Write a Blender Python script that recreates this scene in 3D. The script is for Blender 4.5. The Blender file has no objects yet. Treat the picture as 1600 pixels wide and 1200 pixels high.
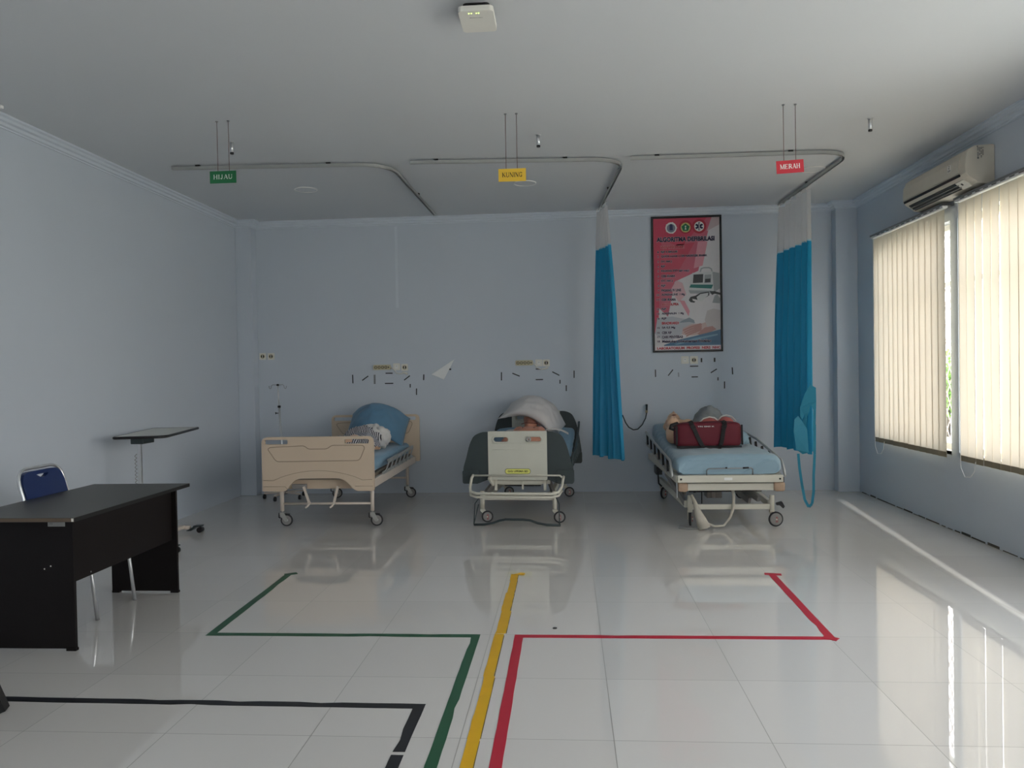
import bpy, bmesh, math, random
from mathutils import Vector, Matrix, noise
from mathutils.geometry import tessellate_polygon
PI = math.pi
sc = bpy.context.scene
COL = sc.collection
random.seed(7)

# ------------------------------------------------------------------ camera
XL, XR, YB, YP, ZC, YF = -3.933, 3.2895, 9.186, 9.046, 3.287, -2.0
cam_d = bpy.data.cameras.new('camera'); cam = bpy.data.objects.new('camera', cam_d); COL.objects.link(cam)
cam_d.sensor_width = 36; cam_d.lens = 1213.95 * 36 / 1600; cam_d.clip_start = .05
R_, U_, F_ = (0.99731488, 0.07103851, -0.01779204), (0.01657883, 0.01763147, 0.99970709), (-0.07133141, 0.99731773, -0.0164064)
cam.matrix_world = Matrix(((R_[0], U_[0], -F_[0], 0), (R_[1], U_[1], -F_[1], 0), (R_[2], U_[2], -F_[2], 1.43644), (0, 0, 0, 1)))
sc.camera = cam

# ------------------------------------------------------------------ light
sc.view_settings.view_transform = 'Standard'
try: sc.view_settings.look = 'None'
except Exception: pass
sc.view_settings.gamma = 1; sc.view_settings.use_curve_mapping = False
sc.view_settings.exposure = 1.2
W = bpy.data.worlds.new('daylight'); sc.world = W; W.use_nodes = True
nt = W.node_tree; nt.nodes.clear()
wo = nt.nodes.new('ShaderNodeOutputWorld'); bg = nt.nodes.new('ShaderNodeBackground')
tc = nt.nodes.new('ShaderNodeTexCoord'); sep = nt.nodes.new('ShaderNodeSeparateXYZ'); rp = nt.nodes.new('ShaderNodeValToRGB')
nt.links.new(tc.outputs['Generated'], sep.inputs[0])
mr = nt.nodes.new('ShaderNodeMapRange'); mr.inputs[1].default_value = -1; mr.inputs[2].default_value = 1
nt.links.new(sep.outputs['Z'], mr.inputs[0]); nt.links.new(mr.outputs[0], rp.inputs[0]); nt.links.new(rp.outputs[0], bg.inputs[0]); nt.links.new(bg.outputs[0], wo.inputs[0])
el = rp.color_ramp.elements
el[0].position = 0; el[0].color = (.63, .61, .58, 1)
el[1].position = 1; el[1].color = (.86, .93, 1.0, 1)
for ps, c in ((.47, (.68, .65, .61, 1)), (.53, (1, .98, .93, 1)), (.7, (.96, .98, 1.0, 1))):
    e = el.new(ps); e.color = c
bg.inputs[1].default_value = 3.4
sun_d = bpy.data.lights.new('sun', 'SUN'); sun = bpy.data.objects.new('sun', sun_d); COL.objects.link(sun)
sun_d.energy = 6; sun_d.angle = math.radians(.45); sun_d.color = (1, .97, .92)
sun.rotation_euler = Vector((.0890, 1, -.2309)).to_track_quat('-Z', 'Y').to_euler()
WIN = [(6.93, 8.46), (5.22, 6.80), (2.6, 4.9), (-.9, 2.2)]       # openings of the right wall, y0..y1
WZ0, WZ1 = .68, 2.66
FX0, FX1, FZ0, FZ1 = -.4, 1.0, .75, 2.7                             # opening of the wall behind the camera
for (a, b) in WIN:                                                # sky portals in the window openings
    ld = bpy.data.lights.new('window_portal', 'AREA'); lo = bpy.data.objects.new('window_portal', ld); COL.objects.link(lo)
    ld.shape = 'RECTANGLE'; ld.size = WZ1 - WZ0; ld.size_y = b - a; ld.cycles.is_portal = True
    lo.location = (XR + .17, (a + b) / 2, (WZ0 + WZ1) / 2); lo.rotation_euler = (0, PI / 2, 0)
ld = bpy.data.lights.new('window_portal', 'AREA'); lo = bpy.data.objects.new('window_portal', ld); COL.objects.link(lo)
ld.shape = 'RECTANGLE'; ld.size = FX1 - FX0; ld.size_y = FZ1 - FZ0; ld.cycles.is_portal = True
lo.location = ((FX0 + FX1) / 2, YF - .05, (FZ0 + FZ1) / 2); lo.rotation_euler = (PI / 2, 0, 0)
cy = sc.cycles
cy.max_bounces = 10; cy.diffuse_bounces = 7; cy.glossy_bounces = 4; cy.transmission_bounces = 4; cy.transparent_max_bounces = 12
cy.sample_clamp_indirect = 6; cy.caustics_reflective = False; cy.caustics_refractive = False
cy.use_denoising = True; cy.use_adaptive_sampling = False

# ------------------------------------------------------------------ materials
MATS = {}
def L(c): return tuple((x / 255 / 12.92 if x / 255 <= .04045 else ((x / 255 + .055) / 1.055) ** 2.4) for x in c) + (1,)
def mat(name, col, rough=.5, metal=0, spec=.5, bump=None, var=None, trans=None, alpha=None, coat=0, sheen=0):
    if name in MATS: return MATS[name]
    m = bpy.data.materials.new(name); m.use_nodes = True; n = m.node_tree; N = n.nodes; p = N['Principled BSDF']; out = N['Material Output']
    c = L(col); p.inputs['Base Color'].default_value = c
    p.inputs['Roughness'].default_value = rough; p.inputs['Metallic'].default_value = metal
    p.inputs['Specular IOR Level'].default_value = spec
    p.inputs['Coat Weight'].default_value = coat
    p.inputs['Sheen Weight'].default_value = sheen
    t = N.new('ShaderNodeTexCoord')
    sc_, amt = var if var else (9, .05)
    nz = N.new('ShaderNodeTexNoise'); nz.inputs['Scale'].default_value = sc_; nz.inputs['Detail'].default_value = 4
    n.links.new(t.outputs['Object'], nz.inputs['Vector'])
    mx = N.new('ShaderNodeMix'); mx.data_type = 'RGBA'
    mx.inputs[6].default_value = tuple(x * (1 - amt) for x in c[:3]) + (1,); mx.inputs[7].default_value = tuple(min(1, x * (1 + amt)) for x in c[:3]) + (1,)
    n.links.new(nz.outputs['Fac'], mx.inputs[0]); n.links.new(mx.outputs[2], p.inputs['Base Color'])
    if bump:
        nb = N.new('ShaderNodeTexNoise'); nb.inputs['Scale'].default_value = bump[0]; nb.inputs['Detail'].default_value = 3
        n.links.new(t.outputs['Object'], nb.inputs['Vector'])
        b = N.new('ShaderNodeBump'); b.inputs['Strength'].default_value = bump[1]; b.inputs['Distance'].default_value = bump[2] if len(bump) > 2 else .01
        n.links.new(nb.outputs['Fac'], b.inputs['Height']); n.links.new(b.outputs[0], p.inputs['Normal'])
    last = p.outputs[0]
    if trans:
        tr = N.new('ShaderNodeBsdfTranslucent'); tr.inputs[0].default_value = L(trans[0]); ms = N.new('ShaderNodeMixShader'); ms.inputs[0].default_value = trans[1]
        n.links.new(last, ms.inputs[1]); n.links.new(tr.outputs[0], ms.inputs[2]); last = ms.outputs[0]
    if alpha is not None:
        ta = N.new('ShaderNodeBsdfTransparent'); ms = N.new('ShaderNodeMixShader'); ms.inputs[0].default_value = alpha
        n.links.new(ta.outputs[0], ms.inputs[1]); n.links.new(last, ms.inputs[2]); last = ms.outputs[0]
    n.links.new(last, out.inputs[0])
    MATS[name] = m; return m

WALL = mat('wall_paint', (195, 203, 213), .62, bump=(60, .06, .002), var=(1.2, .035))
WALLR = WALL
CEIL = mat('ceiling_paint', (206, 209, 212), .75, var=(.9, .03))
TRIM = mat('cornice_paint', (205, 213, 222), .5)
CREAM = mat('cream_plastic', (205, 186, 164), .38, var=(4, .03))
CREAMD = mat('cream_groove', (160, 142, 122), .5)
CREAMM = mat('cream_metal', (214, 202, 190), .35)
GREYW = mat('warm_white_enamel', (206, 203, 190), .35, var=(5, .04))
PANELW = mat('pale_grey_panel', (196, 196, 184), .42)
DARKG = mat('charcoal_plastic', (46, 57, 59), .5)
BLACK = mat('black_plastic', (22, 22, 24), .45)
RUBBER = mat('rubber', (38, 38, 42), .6)
HUBG = mat('hub_grey', (140, 138, 136), .5)
CHROME = mat('chrome', (222, 224, 226), .28, metal=.8)
FORK = mat('plated_fork', (176, 176, 172), .5, metal=.6)
STEEL = mat('steel', (150, 152, 154), .38, metal=1)
ALU = mat('aluminium', (176, 178, 176), .36, metal=.45, var=(14, .06))
SHEET = mat('blue_sheet', (112, 152, 178), .8, bump=(38, .25, .004), var=(5, .06), sheen=.2)
SHEET3 = mat('pale_blue_sheet', (136, 164, 180), .6, bump=(14, .3, .01), var=(5, .05), sheen=.2)
PILLB = mat('blue_pillow', (90, 130, 158), .85, bump=(30, .3, .004), sheen=.2)
PILLW = mat('white_pillow', (196, 194, 194), .85, bump=(26, .3, .005), sheen=.2)
CLOTHW = mat('white_cloth', (210, 208, 206), .85, bump=(40, .3, .005))
SKIN = mat('manikin_skin', (214, 178, 150), .5, var=(8, .04))
SKINR = mat('manikin_skin_rosy', (196, 138, 116), .5, var=(8, .06))
SKINP = mat('rosy_plastic', (176, 96, 92), .45)
GREYC = mat('grey_knit', (128, 134, 138), .9, bump=(60, .3, .004), var=(30, .12))
BAGR = mat('maroon_canvas', (98, 14, 34), .7, bump=(90, .2, .003), var=(7, .12))
BLACKS = mat('black_strap', (20, 20, 24), .75)
CURT = mat('blue_curtain', (28, 152, 196), .5, trans=((30, 170, 215), .16), bump=(18, .15, .006), var=(3, .05))
CURTB = mat('blue_curtain_torn', (48, 152, 184), .5, trans=((70, 180, 205), .25))
MESHW = mat('white_mesh', (226, 226, 228), .8, trans=((235, 235, 235), .35), alpha=.6)
BT = .245
BLIND = mat('cream_blind', (228, 220, 198), .8, trans=((242, 229, 210), BT), var=(3, .03))
BLINDB = mat('blind_weight', (150, 140, 120), .8, trans=((190, 176, 150), .16))
DESKT = mat('desk_top_laminate', (60, 58, 56), .42, var=(5, .12))
DESKB = mat('dark_espresso_laminate', (15, 10, 10), .5, spec=.25, var=(14, .3))
EDGE = mat('worn_edge', (100, 86, 72), .7)
BLUEV = mat('navy_vinyl', (22, 42, 92), .38, coat=.2)
TAPEK = mat('black_tape', (26, 27, 32), .45, var=(20, .2))
TAPEG = mat('green_tape', (34, 84, 58), .45, var=(9, .1))
TAPEY = mat('yellow_tape', (214, 166, 20), .45, var=(9, .1))
TAPER = mat('red_tape', (176, 28, 52), .45, var=(9, .08))
DIRT = mat('dirty_edge', (92, 78, 40), .8)
PW = mat('plastic_white', (224, 222, 214), .45)
PCREAM = mat('plastic_cream', (196, 188, 158), .5)
HOLE = mat('socket_hole', (50, 48, 44), .7)
ACW = mat('air_conditioner_plastic', (205, 198, 184), .42)
WHITE = mat('white_paint', (230, 230, 228), .5)
INK = mat('ink_navy', (22, 24, 60), .6)
INKR = mat('ink_red', (178, 28, 44), .6)
INKG = mat('ink_grey', (96, 96, 98), .6)

def floor_mat():
    m = bpy.data.materials.new('glossy_floor_tile'); m.use_nodes = True; n = m.node_tree; N = n.nodes; p = N['Principled BSDF']
    t = N.new('ShaderNodeTexCoord'); mp = N.new('ShaderNodeMapping'); n.links.new(t.outputs['Object'], mp.inputs[0])
    mp.inputs['Location'].default_value = (.4431, -4.2033, 0)
    s = N.new('ShaderNodeSeparateXYZ'); n.links.new(mp.outputs[0], s.inputs[0])
    def line(o):
        a = N.new('ShaderNodeMath'); a.operation = 'DIVIDE'; a.inputs[1].default_value = .6; n.links.new(o, a.inputs[0])
        b = N.new('ShaderNodeMath'); b.operation = 'ADD'; b.inputs[1].default_value = 100.5; n.links.new(a.outputs[0], b.inputs[0])
        f = N.new('ShaderNodeMath'); f.operation = 'FRACT'; n.links.new(b.outputs[0], f.inputs[0])
        g = N.new('ShaderNodeMath'); g.operation = 'SUBTRACT'; g.inputs[1].default_value = .5; n.links.new(f.outputs[0], g.inputs[0])
        h = N.new('ShaderNodeMath'); h.operation = 'ABSOLUTE'; n.links.new(g.outputs[0], h.inputs[0]); return h.outputs[0]
    lx, ly = line(s.outputs[0]), line(s.outputs[1])
    mn = N.new('ShaderNodeMath'); mn.operation = 'MINIMUM'; n.links.new(lx, mn.inputs[0]); n.links.new(ly, mn.inputs[1])
    gr = N.new('ShaderNodeMapRange'); gr.inputs[1].default_value = .0018; gr.inputs[2].default_value = .0036; n.links.new(mn.outputs[0], gr.inputs[0])
    # every tile has its own faint tone
    fl = N.new('ShaderNodeVectorMath'); fl.operation = 'SCALE'; fl.inputs['Scale'].default_value = 1 / .6; n.links.new(mp.outputs[0], fl.inputs[0])
    ff = N.new('ShaderNodeVectorMath'); ff.operation = 'FLOOR'; n.links.new(fl.outputs[0], ff.inputs[0])
    wn = N.new('ShaderNodeTexWhiteNoise'); n.links.new(ff.outputs[0], wn.inputs[0])
    tm = N.new('ShaderNodeMix'); tm.data_type = 'RGBA'; tm.inputs[6].default_value = L((203, 200, 196)); tm.inputs[7].default_value = L((209, 206, 202)); n.links.new(wn.outputs[0], tm.inputs[0])
    mx = N.new('ShaderNodeMix'); mx.data_type = 'RGBA'; mx.inputs[6].default_value = L((134, 132, 126)); n.links.new(gr.outputs[0], mx.inputs[0]); n.links.new(tm.outputs[2], mx.inputs[7])
    n.links.new(mx.outputs[2], p.inputs['Base Color'])
    rr = N.new('ShaderNodeMapRange'); rr.inputs[3].default_value = .5; rr.inputs[4].default_value = .012; n.links.new(gr.outputs[0], rr.inputs[0]); n.links.new(rr.outputs[0], p.inputs['Roughness'])
    p.inputs['IOR'].default_value = 1.72; p.inputs['Specular IOR Level'].default_value = .5
    # slow waviness, different in every tile: it bends the reflections
    ad = N.new('ShaderNodeVectorMath'); ad.operation = 'MULTIPLY_ADD'; ad.inputs[1].default_value = (3.1, 1.7, 0)
    n.links.new(ff.outputs[0], ad.inputs[0]); n.links.new(mp.outputs[0], ad.inputs[2])
    nz = N.new('ShaderNodeTexNoise'); nz.inputs['Scale'].default_value = 2.2; nz.inputs['Detail'].default_value = .5; n.links.new(ad.outputs[0], nz.inputs['Vector'])
    bp = N.new('ShaderNodeBump'); bp.inputs['Strength'].default_value = .5; bp.inputs['Distance'].default_value = .0006; n.links.new(nz.outputs['Fac'], bp.inputs['Height'])
    n.links.new(bp.outputs[0], p.inputs['Normal'])
    return m
FLOOR = floor_mat()

def stripe_mat(name, c1, c2, scale, axis='X', dist=1.5):
    m = bpy.data.materials.new(name); m.use_nodes = True; n = m.node_tree; N = n.nodes; p = N['Principled BSDF']
    t = N.new('ShaderNodeTexCoord'); w = N.new('ShaderNodeTexWave'); w.bands_direction = axis; w.inputs['Scale'].default_value = scale; w.inputs['Distortion'].default_value = dist; w.inputs['Detail Scale'].default_value = .6
    n.links.new(t.outputs['Object'], w.inputs[0]); r = N.new('ShaderNodeValToRGB'); r.color_ramp.elements[0].position = .42; r.color_ramp.elements[1].position = .52
    r.color_ramp.elements[0].color = L(c1); r.color_ramp.elements[1].color = L(c2); n.links.new(w.outputs[0], r.inputs[0]); n.links.new(r.outputs[0], p.inputs['Base Color'])
    p.inputs['Roughness'].default_value = .85; return m
STRIPE = stripe_mat('striped_cloth', (36, 36, 46), (205, 204, 206), 17, 'X')
STRIPE2 = stripe_mat('striped_cloth_fine', (70, 76, 90), (190, 190, 196), 26, 'DIAGONAL')

def glass_mat():
    m = bpy.data.materials.new('window_glass'); m.use_nodes = True; n = m.node_tree; N = n.nodes
    N.remove(N['Principled BSDF']); out = N['Material Output']
    a = N.new('ShaderNodeBsdfTransparent'); a.inputs[0].default_value = (.95, .95, .95, 1); g = N.new('ShaderNodeBsdfGlossy'); g.inputs['Roughness'].default_value = .02
    lw_ = N.new('ShaderNodeLayerWeight'); lw_.inputs[0].default_value = .5; pw_ = N.new('ShaderNodeMath'); pw_.operation = 'POWER'; pw_.inputs[1].default_value = 4; n.links.new(lw_.outputs['Facing'], pw_.inputs[0])
    lw = N.new('ShaderNodeMath'); lw.operation = 'MULTIPLY_ADD'; lw.inputs[1].default_value = .6; lw.inputs[2].default_value = .05; n.links.new(pw_.outputs[0], lw.inputs[0]); ms = N.new('ShaderNodeMixShader')
    n.links.new(lw.outputs[0], ms.inputs[0]); n.links.new(a.outputs[0], ms.inputs[1]); n.links.new(g.outputs[0], ms.inputs[2]); n.links.new(ms.outputs[0], out.inputs[0]); return m
GLASS = glass_mat()
def emit(name, col, s):
    m = bpy.data.materials.new(name); m.use_nodes = True; n = m.node_tree; p = n.nodes['Principled BSDF']
    p.inputs['Emission Color'].default_value = L(col); p.inputs['Emission Strength'].default_value = s; p.inputs['Base Color'].default_value = L(col); return m
LED = emit('green_led', (214, 255, 120), 1.3)

# ------------------------------------------------------------------ mesh helpers
ORG = {}
def V(*a): return Vector(a)
class MB:
    """collects shapes; build() links them as ONE mesh object"""
    def __init__(s): s.bm = bmesh.new(); s.mats = []; s.mi = 0
    def m(s, mt):
        if mt not in s.mats: s.mats.append(mt)
        s.mi = s.mats.index(mt); return s
    def face(s, vs, smooth=False):
        try: f = s.bm.faces.new(vs)
        except ValueError: return None
        f.material_index = s.mi; f.smooth = smooth; return f
    def box(s, a, b, rot=None, c=None):
        a, b = Vector(a), Vector(b); c0 = (a + b) / 2 if c is None else Vector(c)
        vs = []
        for x in (a.x, b.x):
            for y in (a.y, b.y):
                for z in (a.z, b.z):
                    v = Vector((x, y, z))
                    if rot is not None: v = c0 + rot @ (v - c0)
                    vs.append(s.bm.verts.new(v))
        for q in ((0, 1, 3, 2), (4, 6, 7, 5), (0, 4, 5, 1), (2, 3, 7, 6), (0, 2, 6, 4), (1, 5, 7, 3)): s.face([vs[i] for i in q])
        return s
    def bar(s, p0, p1, w, h, up=(0, 0, 1)):
        p0, p1 = Vector(p0), Vector(p1); d = (p1 - p0).normalized(); u = Vector(up)
        if abs(d.dot(u)) > .98: u = Vector((0, 1, 0))
        sx = d.cross(u).normalized(); uu = sx.cross(d)
        r0 = [s.bm.verts.new(p0 + sx * a * w / 2 + uu * b * h / 2) for a, b in ((-1, -1), (1, -1), (1, 1), (-1, 1))]
        r1 = [s.bm.verts.new(p1 + sx * a * w / 2 + uu * b * h / 2) for a, b in ((-1, -1), (1, -1), (1, 1), (-1, 1))]
        for i in range(4): s.face([r0[i], r0[(i + 1) % 4], r1[(i + 1) % 4], r1[i]])
        s.face(r0[::-1]); s.face(r1); return s
    def tube(s, pts, r, seg=10, closed=False, smooth=True):
        P = [Vector(p) for p in pts]; n = len(P); rs = r if isinstance(r, (list, tuple)) else [r] * n
        rings = []; up = None
        for i in range(n):
            if closed: d = (P[(i + 1) % n] - P[i - 1]).normalized()
            elif i == 0: d = (P[1] - P[0]).normalized()
            elif i == n - 1: d = (P[-1] - P[-2]).normalized()
            else: d = ((P[i + 1] - P[i]).normalized() + (P[i] - P[i - 1]).normalized()).normalized()
            if up is None:
                up = Vector((0, 0, 1)) if abs(d.z) < .9 else Vector((0, 1, 0))
            a = d.cross(up)
            if a.length < 1e-4: a = d.cross(Vector((1, 0, 0)))
            a.normalize(); b = a.cross(d).normalized(); up = b
            rings.append([s.bm.verts.new(P[i] + (a * math.cos(2 * PI * k / seg) + b * math.sin(2 * PI * k / seg)) * rs[i]) for k in range(seg)])
        m_ = n if closed else n - 1
        for i in range(m_):
            A, B = rings[i], rings[(i + 1) % n]
            for k in range(seg): s.face([A[k], A[(k + 1) % seg], B[(k + 1) % seg], B[k]], smooth)
        if not closed: s.face(rings[0][::-1]); s.face(rings[-1])
        return s
    def cyl(s, p0, p1, r, seg=16, r1=None): return s.tube([p0, p1], [r, r if r1 is None else r1], seg)
    def torus(s, c, axis, R, r, seg=28, k=8):
        ax = Vector(axis).normalized(); a = ax.orthogonal().normalized(); b = ax.cross(a)
        return s.tube([Vector(c) + (a * math.cos(2 * PI * i / seg) + b * math.sin(2 * PI * i / seg)) * R for i in range(seg)], r, k, closed=True)
    def ell(s, c, rad, rot=None, u=20, v=12, fn=None):
        c = Vector(c); rows = []
        for j in range(v + 1):
            th = PI * j / v; row = []
            for i in range(u):
                ph = 2 * PI * i / u
                d = Vector((math.sin(th) * math.cos(ph), math.sin(th) * math.sin(ph), math.cos(th)))
                p = Vector((d.x * rad[0], d.y * rad[1], d.z * rad[2]))
                if fn: p = fn(p, d)
                if rot is not None: p = rot @ p
                row.append(s.bm.verts.new(c + p))
                if j in (0, v): break
            rows.append(row)
        for j in range(v):
            A, B = rows[j], rows[j + 1]
            for i in range(u):
                if len(A) == 1: s.face([A[0], B[i], B[(i + 1) % u]], True)
                elif len(B) == 1: s.face([A[i], B[0], A[(i + 1) % u]], True)
                else: s.face([A[i], B[i], B[(i + 1) % u], A[(i + 1) % u]], True)
        return s
    def prism(s, loops, fn, d0, d1):
        """loops: outer 2d polygon, then holes; fn(u, v, d) -> 3d"""
        if not isinstance(loops[0][0], (list, tuple, Vector)): loops = [loops]
        tri = tessellate_polygon([[Vector((p[0], p[1], 0)) for p in lp] for lp in loops])
        flat = [p for lp in loops for p in lp]
        A = [s.bm.verts.new(fn(p[0], p[1], d0)) for p in flat]; B = [s.bm.verts.new(fn(p[0], p[1], d1)) for p in flat]
        for t in tri:
            s.face([A[i] for i in t]); s.face([B[i] for i in reversed(t)])
        k = 0
        for lp in loops:
            n = len(lp)
            for i in range(n): s.face([A[k + i], A[k + (i + 1) % n], B[k + (i + 1) % n], B[k + i]])
            k += n
        return s
    def poly(s, pts3): s.face([s.bm.verts.new(Vector(p)) for p in pts3]); return s
    def grid(s, fn, nu, nv, smooth=True, close_u=False):
        g = [[s.bm.verts.new(fn(i / nu, j / nv)) for j in range(nv + 1)] for i in range(nu if close_u else nu + 1)]
        for i in range(nu):
            for j in range(nv): s.face([g[i][j], g[(i + 1) % len(g)][j], g[(i + 1) % len(g)][j + 1], g[i][j + 1]], smooth)
        return g
    def build(s, name, mt, parent=None, bevel=0, org=None, sub=0, solid=0, recalc=True, seg=2, **tags):
        if not s.mats: s.mats = [mt]
        if recalc: bmesh.ops.recalc_face_normals(s.bm, faces=s.bm.faces)
        o_ = Vector(ORG.get(parent.name, (0, 0, 0))) if parent else Vector(org or (0, 0, 0))
        bmesh.ops.translate(s.bm, verts=s.bm.verts, vec=-o_)
        me = bpy.data.meshes.new(name); s.bm.to_mesh(me); s.bm.free()
        for q in s.mats: me.materials.append(q)
        o = bpy.data.objects.new(name, me); COL.objects.link(o)
        if parent: o.parent = parent; ORG[o.name] = o_
        else: o.location = o_; ORG[o.name] = o_
        if solid:
            q = o.modifiers.new('Solidify', 'SOLIDIFY'); q.thickness = solid; q.offset = 0
        if bevel:
            q = o.modifiers.new('Bevel', 'BEVEL'); q.width = bevel; q.segments = seg; q.limit_method = 'ANGLE'; q.angle_limit = math.radians(40); q.harden_normals = False
        if sub:
            q = o.modifiers.new('Subdivision', 'SUBSURF'); q.levels = sub; q.render_levels = sub
        for k, v in tags.items(): o[k] = v
        return o
def tag(o, label, cat, group=None):
    o['label'] = label; o['category'] = cat
    if group: o['group'] = group
    return o
def thing(name, label, cat, org=(0, 0, 0), group=None, loc=None, rz=0):
    """org: world-space geometry is given and made relative to org.  loc: geometry is given in local coordinates"""
    o = bpy.data.objects.new(name, None); COL.objects.link(o); o.empty_display_size = .1
    if loc is not None: o.location = loc; o.rotation_euler = (0, 0, rz); ORG[o.name] = Vector((0, 0, 0))
    else: o.location = org; ORG[o.name] = Vector(org)
    return tag(o, label, cat, group)
def struct(o): o['kind'] = 'structure'; return o
def copy_tree(o, parent=None):
    c = o.copy(); COL.objects.link(c); c.parent = parent
    for ch in list(o.children): copy_tree(ch, c)
    return c
def rrect(x0, x1, z0, z1, r, n=5):
    P = []
    for cx, cz, a0 in ((x1 - r, z1 - r, 0), (x0 + r, z1 - r, 90), (x0 + r, z0 + r, 180), (x1 - r, z0 + r, 270)):
        for k in range(n + 1):
            a = math.radians(a0 + 90 * k / n); P.append((cx + r * math.cos(a), cz + r * math.sin(a)))
    return P
def rpoly(pts, rad, n=4):
    """rounds the corners of a 2d polygon"""
    out = []; N_ = len(pts)
    for i in range(N_):
        p = Vector(pts[i]); a = Vector(pts[i - 1]); b = Vector(pts[(i + 1) % N_]); r = rad[i] if isinstance(rad, (list, tuple)) else rad
        if r <= 0: out.append(tuple(p)); continue
        da = (a - p); db = (b - p); t = min(r, da.length * .48, db.length * .48); s0 = p + da.normalized() * t; s1 = p + db.normalized() * t
        for k in range(n + 1):
            u = k / n; out.append(tuple(s0 * (1 - u) ** 2 + p * 2 * u * (1 - u) + s1 * u * u))
    return out
def arc(c, r, a0, a1, n, f): return [f(c[0] + r * math.cos(math.radians(a0 + (a1 - a0) * k / n)), c[1] + r * math.sin(math.radians(a0 + (a1 - a0) * k / n))) for k in range(n + 1)]
def nz(p, s=1.0, o=0): return noise.noise(Vector(p) * s + Vector((o, o * 1.7, o * .3)))
def text_into(mb, s, fn, x0, x1, z0, z1, bold=0.0, depth=0.0, res=3, keep=False):
    """flat lettering scaled to a box; fn(u, v) -> 3d point"""
    cu = bpy.data.curves.new('t', 'FONT'); cu.body = s; cu.resolution_u = res; cu.offset = bold; cu.size = 1
    ob = bpy.data.objects.new('t', cu); COL.objects.link(ob)
    bpy.context.view_layer.update()
    me = bpy.data.meshes.new_from_object(ob.evaluated_get(bpy.context.evaluated_depsgraph_get()))
    xs = [v.co.x for v in me.vertices]; ys = [v.co.y for v in me.vertices]
    if xs:
        ax, bx = min(xs), max(xs); ay, by = (min(ys), max(ys)) if not keep else (0, .72)
        vs = [mb.bm.verts.new(fn(x0 + (v.co.x - ax) / (bx - ax) * (x1 - x0), z0 + (v.co.y - ay) / (by - ay) * (z1 - z0))) for v in me.vertices]
        for p in me.polygons: mb.face([vs[i] for i in p.vertices])
    bpy.data.objects.remove(ob); bpy.data.curves.remove(cu); bpy.data.meshes.remove(me)
    return mb
def blob(name, mt, parent, shapes, vox=.012, smooth=6, disp=None, **tags):
    """overlapping rounded shapes fused to one continuous surface"""
    mb = MB()
    for sh in shapes:
        if sh[0] == 'e': mb.ell(sh[1], sh[2], sh[3] if len(sh) > 3 else None)
        else:
            pts, rs = sh[1], sh[2]; mb.tube(pts, rs, 14)
            for p, r in ((pts[0], rs[0]), (pts[-1], rs[-1])): mb.ell(p, (r, r, r), None, 12, 8)
    o = mb.build(name, mt, parent, **tags)
    q = o.modifiers.new('Remesh', 'REMESH'); q.mode = 'VOXEL'; q.voxel_size = vox; q.use_smooth_shade = True
    q = o.modifiers.new('Smooth', 'SMOOTH'); q.iterations = smooth; q.factor = .5
    if disp:
        tx = bpy.data.textures.new(name + '_folds', 'CLOUDS'); tx.noise_scale = disp[0]
        q = o.modifiers.new('Folds', 'DISPLACE'); q.texture = tx; q.strength = disp[1]; q.mid_level = .5
    return o

# ------------------------------------------------------------------ room shell
T = .17
def sbox(name, a, b, mt, bevel=0): return struct(MB().box(a, b).build(name, mt, bevel=bevel))
sbox('floor', (XL - T, YF - T, -.12), (XR + T, YB + T, 0), FLOOR)
sbox('ceiling', (XL - T, YF - T, ZC), (XR + T, YB + T, ZC + .12), CEIL)
sbox('wall_back', (XL - T, YB, 0), (XR + T, YB + T, ZC), WALL)
sbox('wall_left', (XL - T, YF - T, 0), (XL, YB, ZC), WALL)
mb = MB(); holes = sorted(WIN)
mb.prism([[(YF - T, 0), (YB, 0), (YB, ZC), (YF - T, ZC)]] + [[(a, WZ0), (b, WZ0), (b, WZ1), (a, WZ1)] for a, b in holes], lambda u, v, d: Vector((d, u, v)), XR, XR + T)
struct(mb.build('wall_right', WALLR))
SX = 1.957  # narrow slit added in the front wall to shape the sun streak
mb = MB(); mb.prism([[(XL, 0), (XR, 0), (XR, ZC), (XL, ZC)], [(SX - .015, 1.2), (SX + .015, 1.2), (SX + .015, 2.42), (SX - .015, 2.42)], [(FX0, FZ0), (FX1, FZ0), (FX1, FZ1), (FX0, FZ1)]], lambda u, v, d: Vector((u, d, v)), YF - .03, YF)
struct(mb.build('wall_front', WALL))
# corner pilasters
struct(MB().box((XL, YP, 0), (-3.735, YB, ZC)).build('trim_1', WALL, bevel=.006))
struct(MB().box((3.05, YP, 0), (XR, YB, ZC)).build('trim_2', WALL, bevel=.006))
# stepped cornice along the walls
def cornice(name, path):
    prof = [(0, 0), (.075, 0), (.075, -.014), (.055, -.022), (.05, -.04), (.03, -.047), (.026, -.066), (.010, -.072), (.010, -.082), (0, -.082)]
    mb = MB(); rings = []; P = [Vector((a, b, 0)) for a, b in path]
    for i, p in enumerate(P):
        def nrm(a, b): d = (b - a).normalized(); return Vector((d.y, -d.x, 0))
        if i == 0: n_ = nrm(P[0], P[1])
        elif i == len(P) - 1: n_ = nrm(P[-2], P[-1])
        else:
            n1, n2 = nrm(P[i - 1], p), nrm(p, P[i + 1]); n_ = (n1 + n2) / (1 + n1.dot(n2))
        rings.append([mb.bm.verts.new(p + n_ * a + Vector((0, 0, ZC + b))) for a, b in prof])
    for A, B in zip(rings, rings[1:]):
        for k in range(len(prof) - 1): mb.face([A[k], A[k + 1], B[k + 1], B[k]])
    struct(mb.build(name, TRIM))
cornice('trim_3', [(XL, YF), (XL, YP), (-3.735, YP), (-3.735, YB), (3.05, YB), (3.05, YP), (XR, YP), (XR, YF)])
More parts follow.
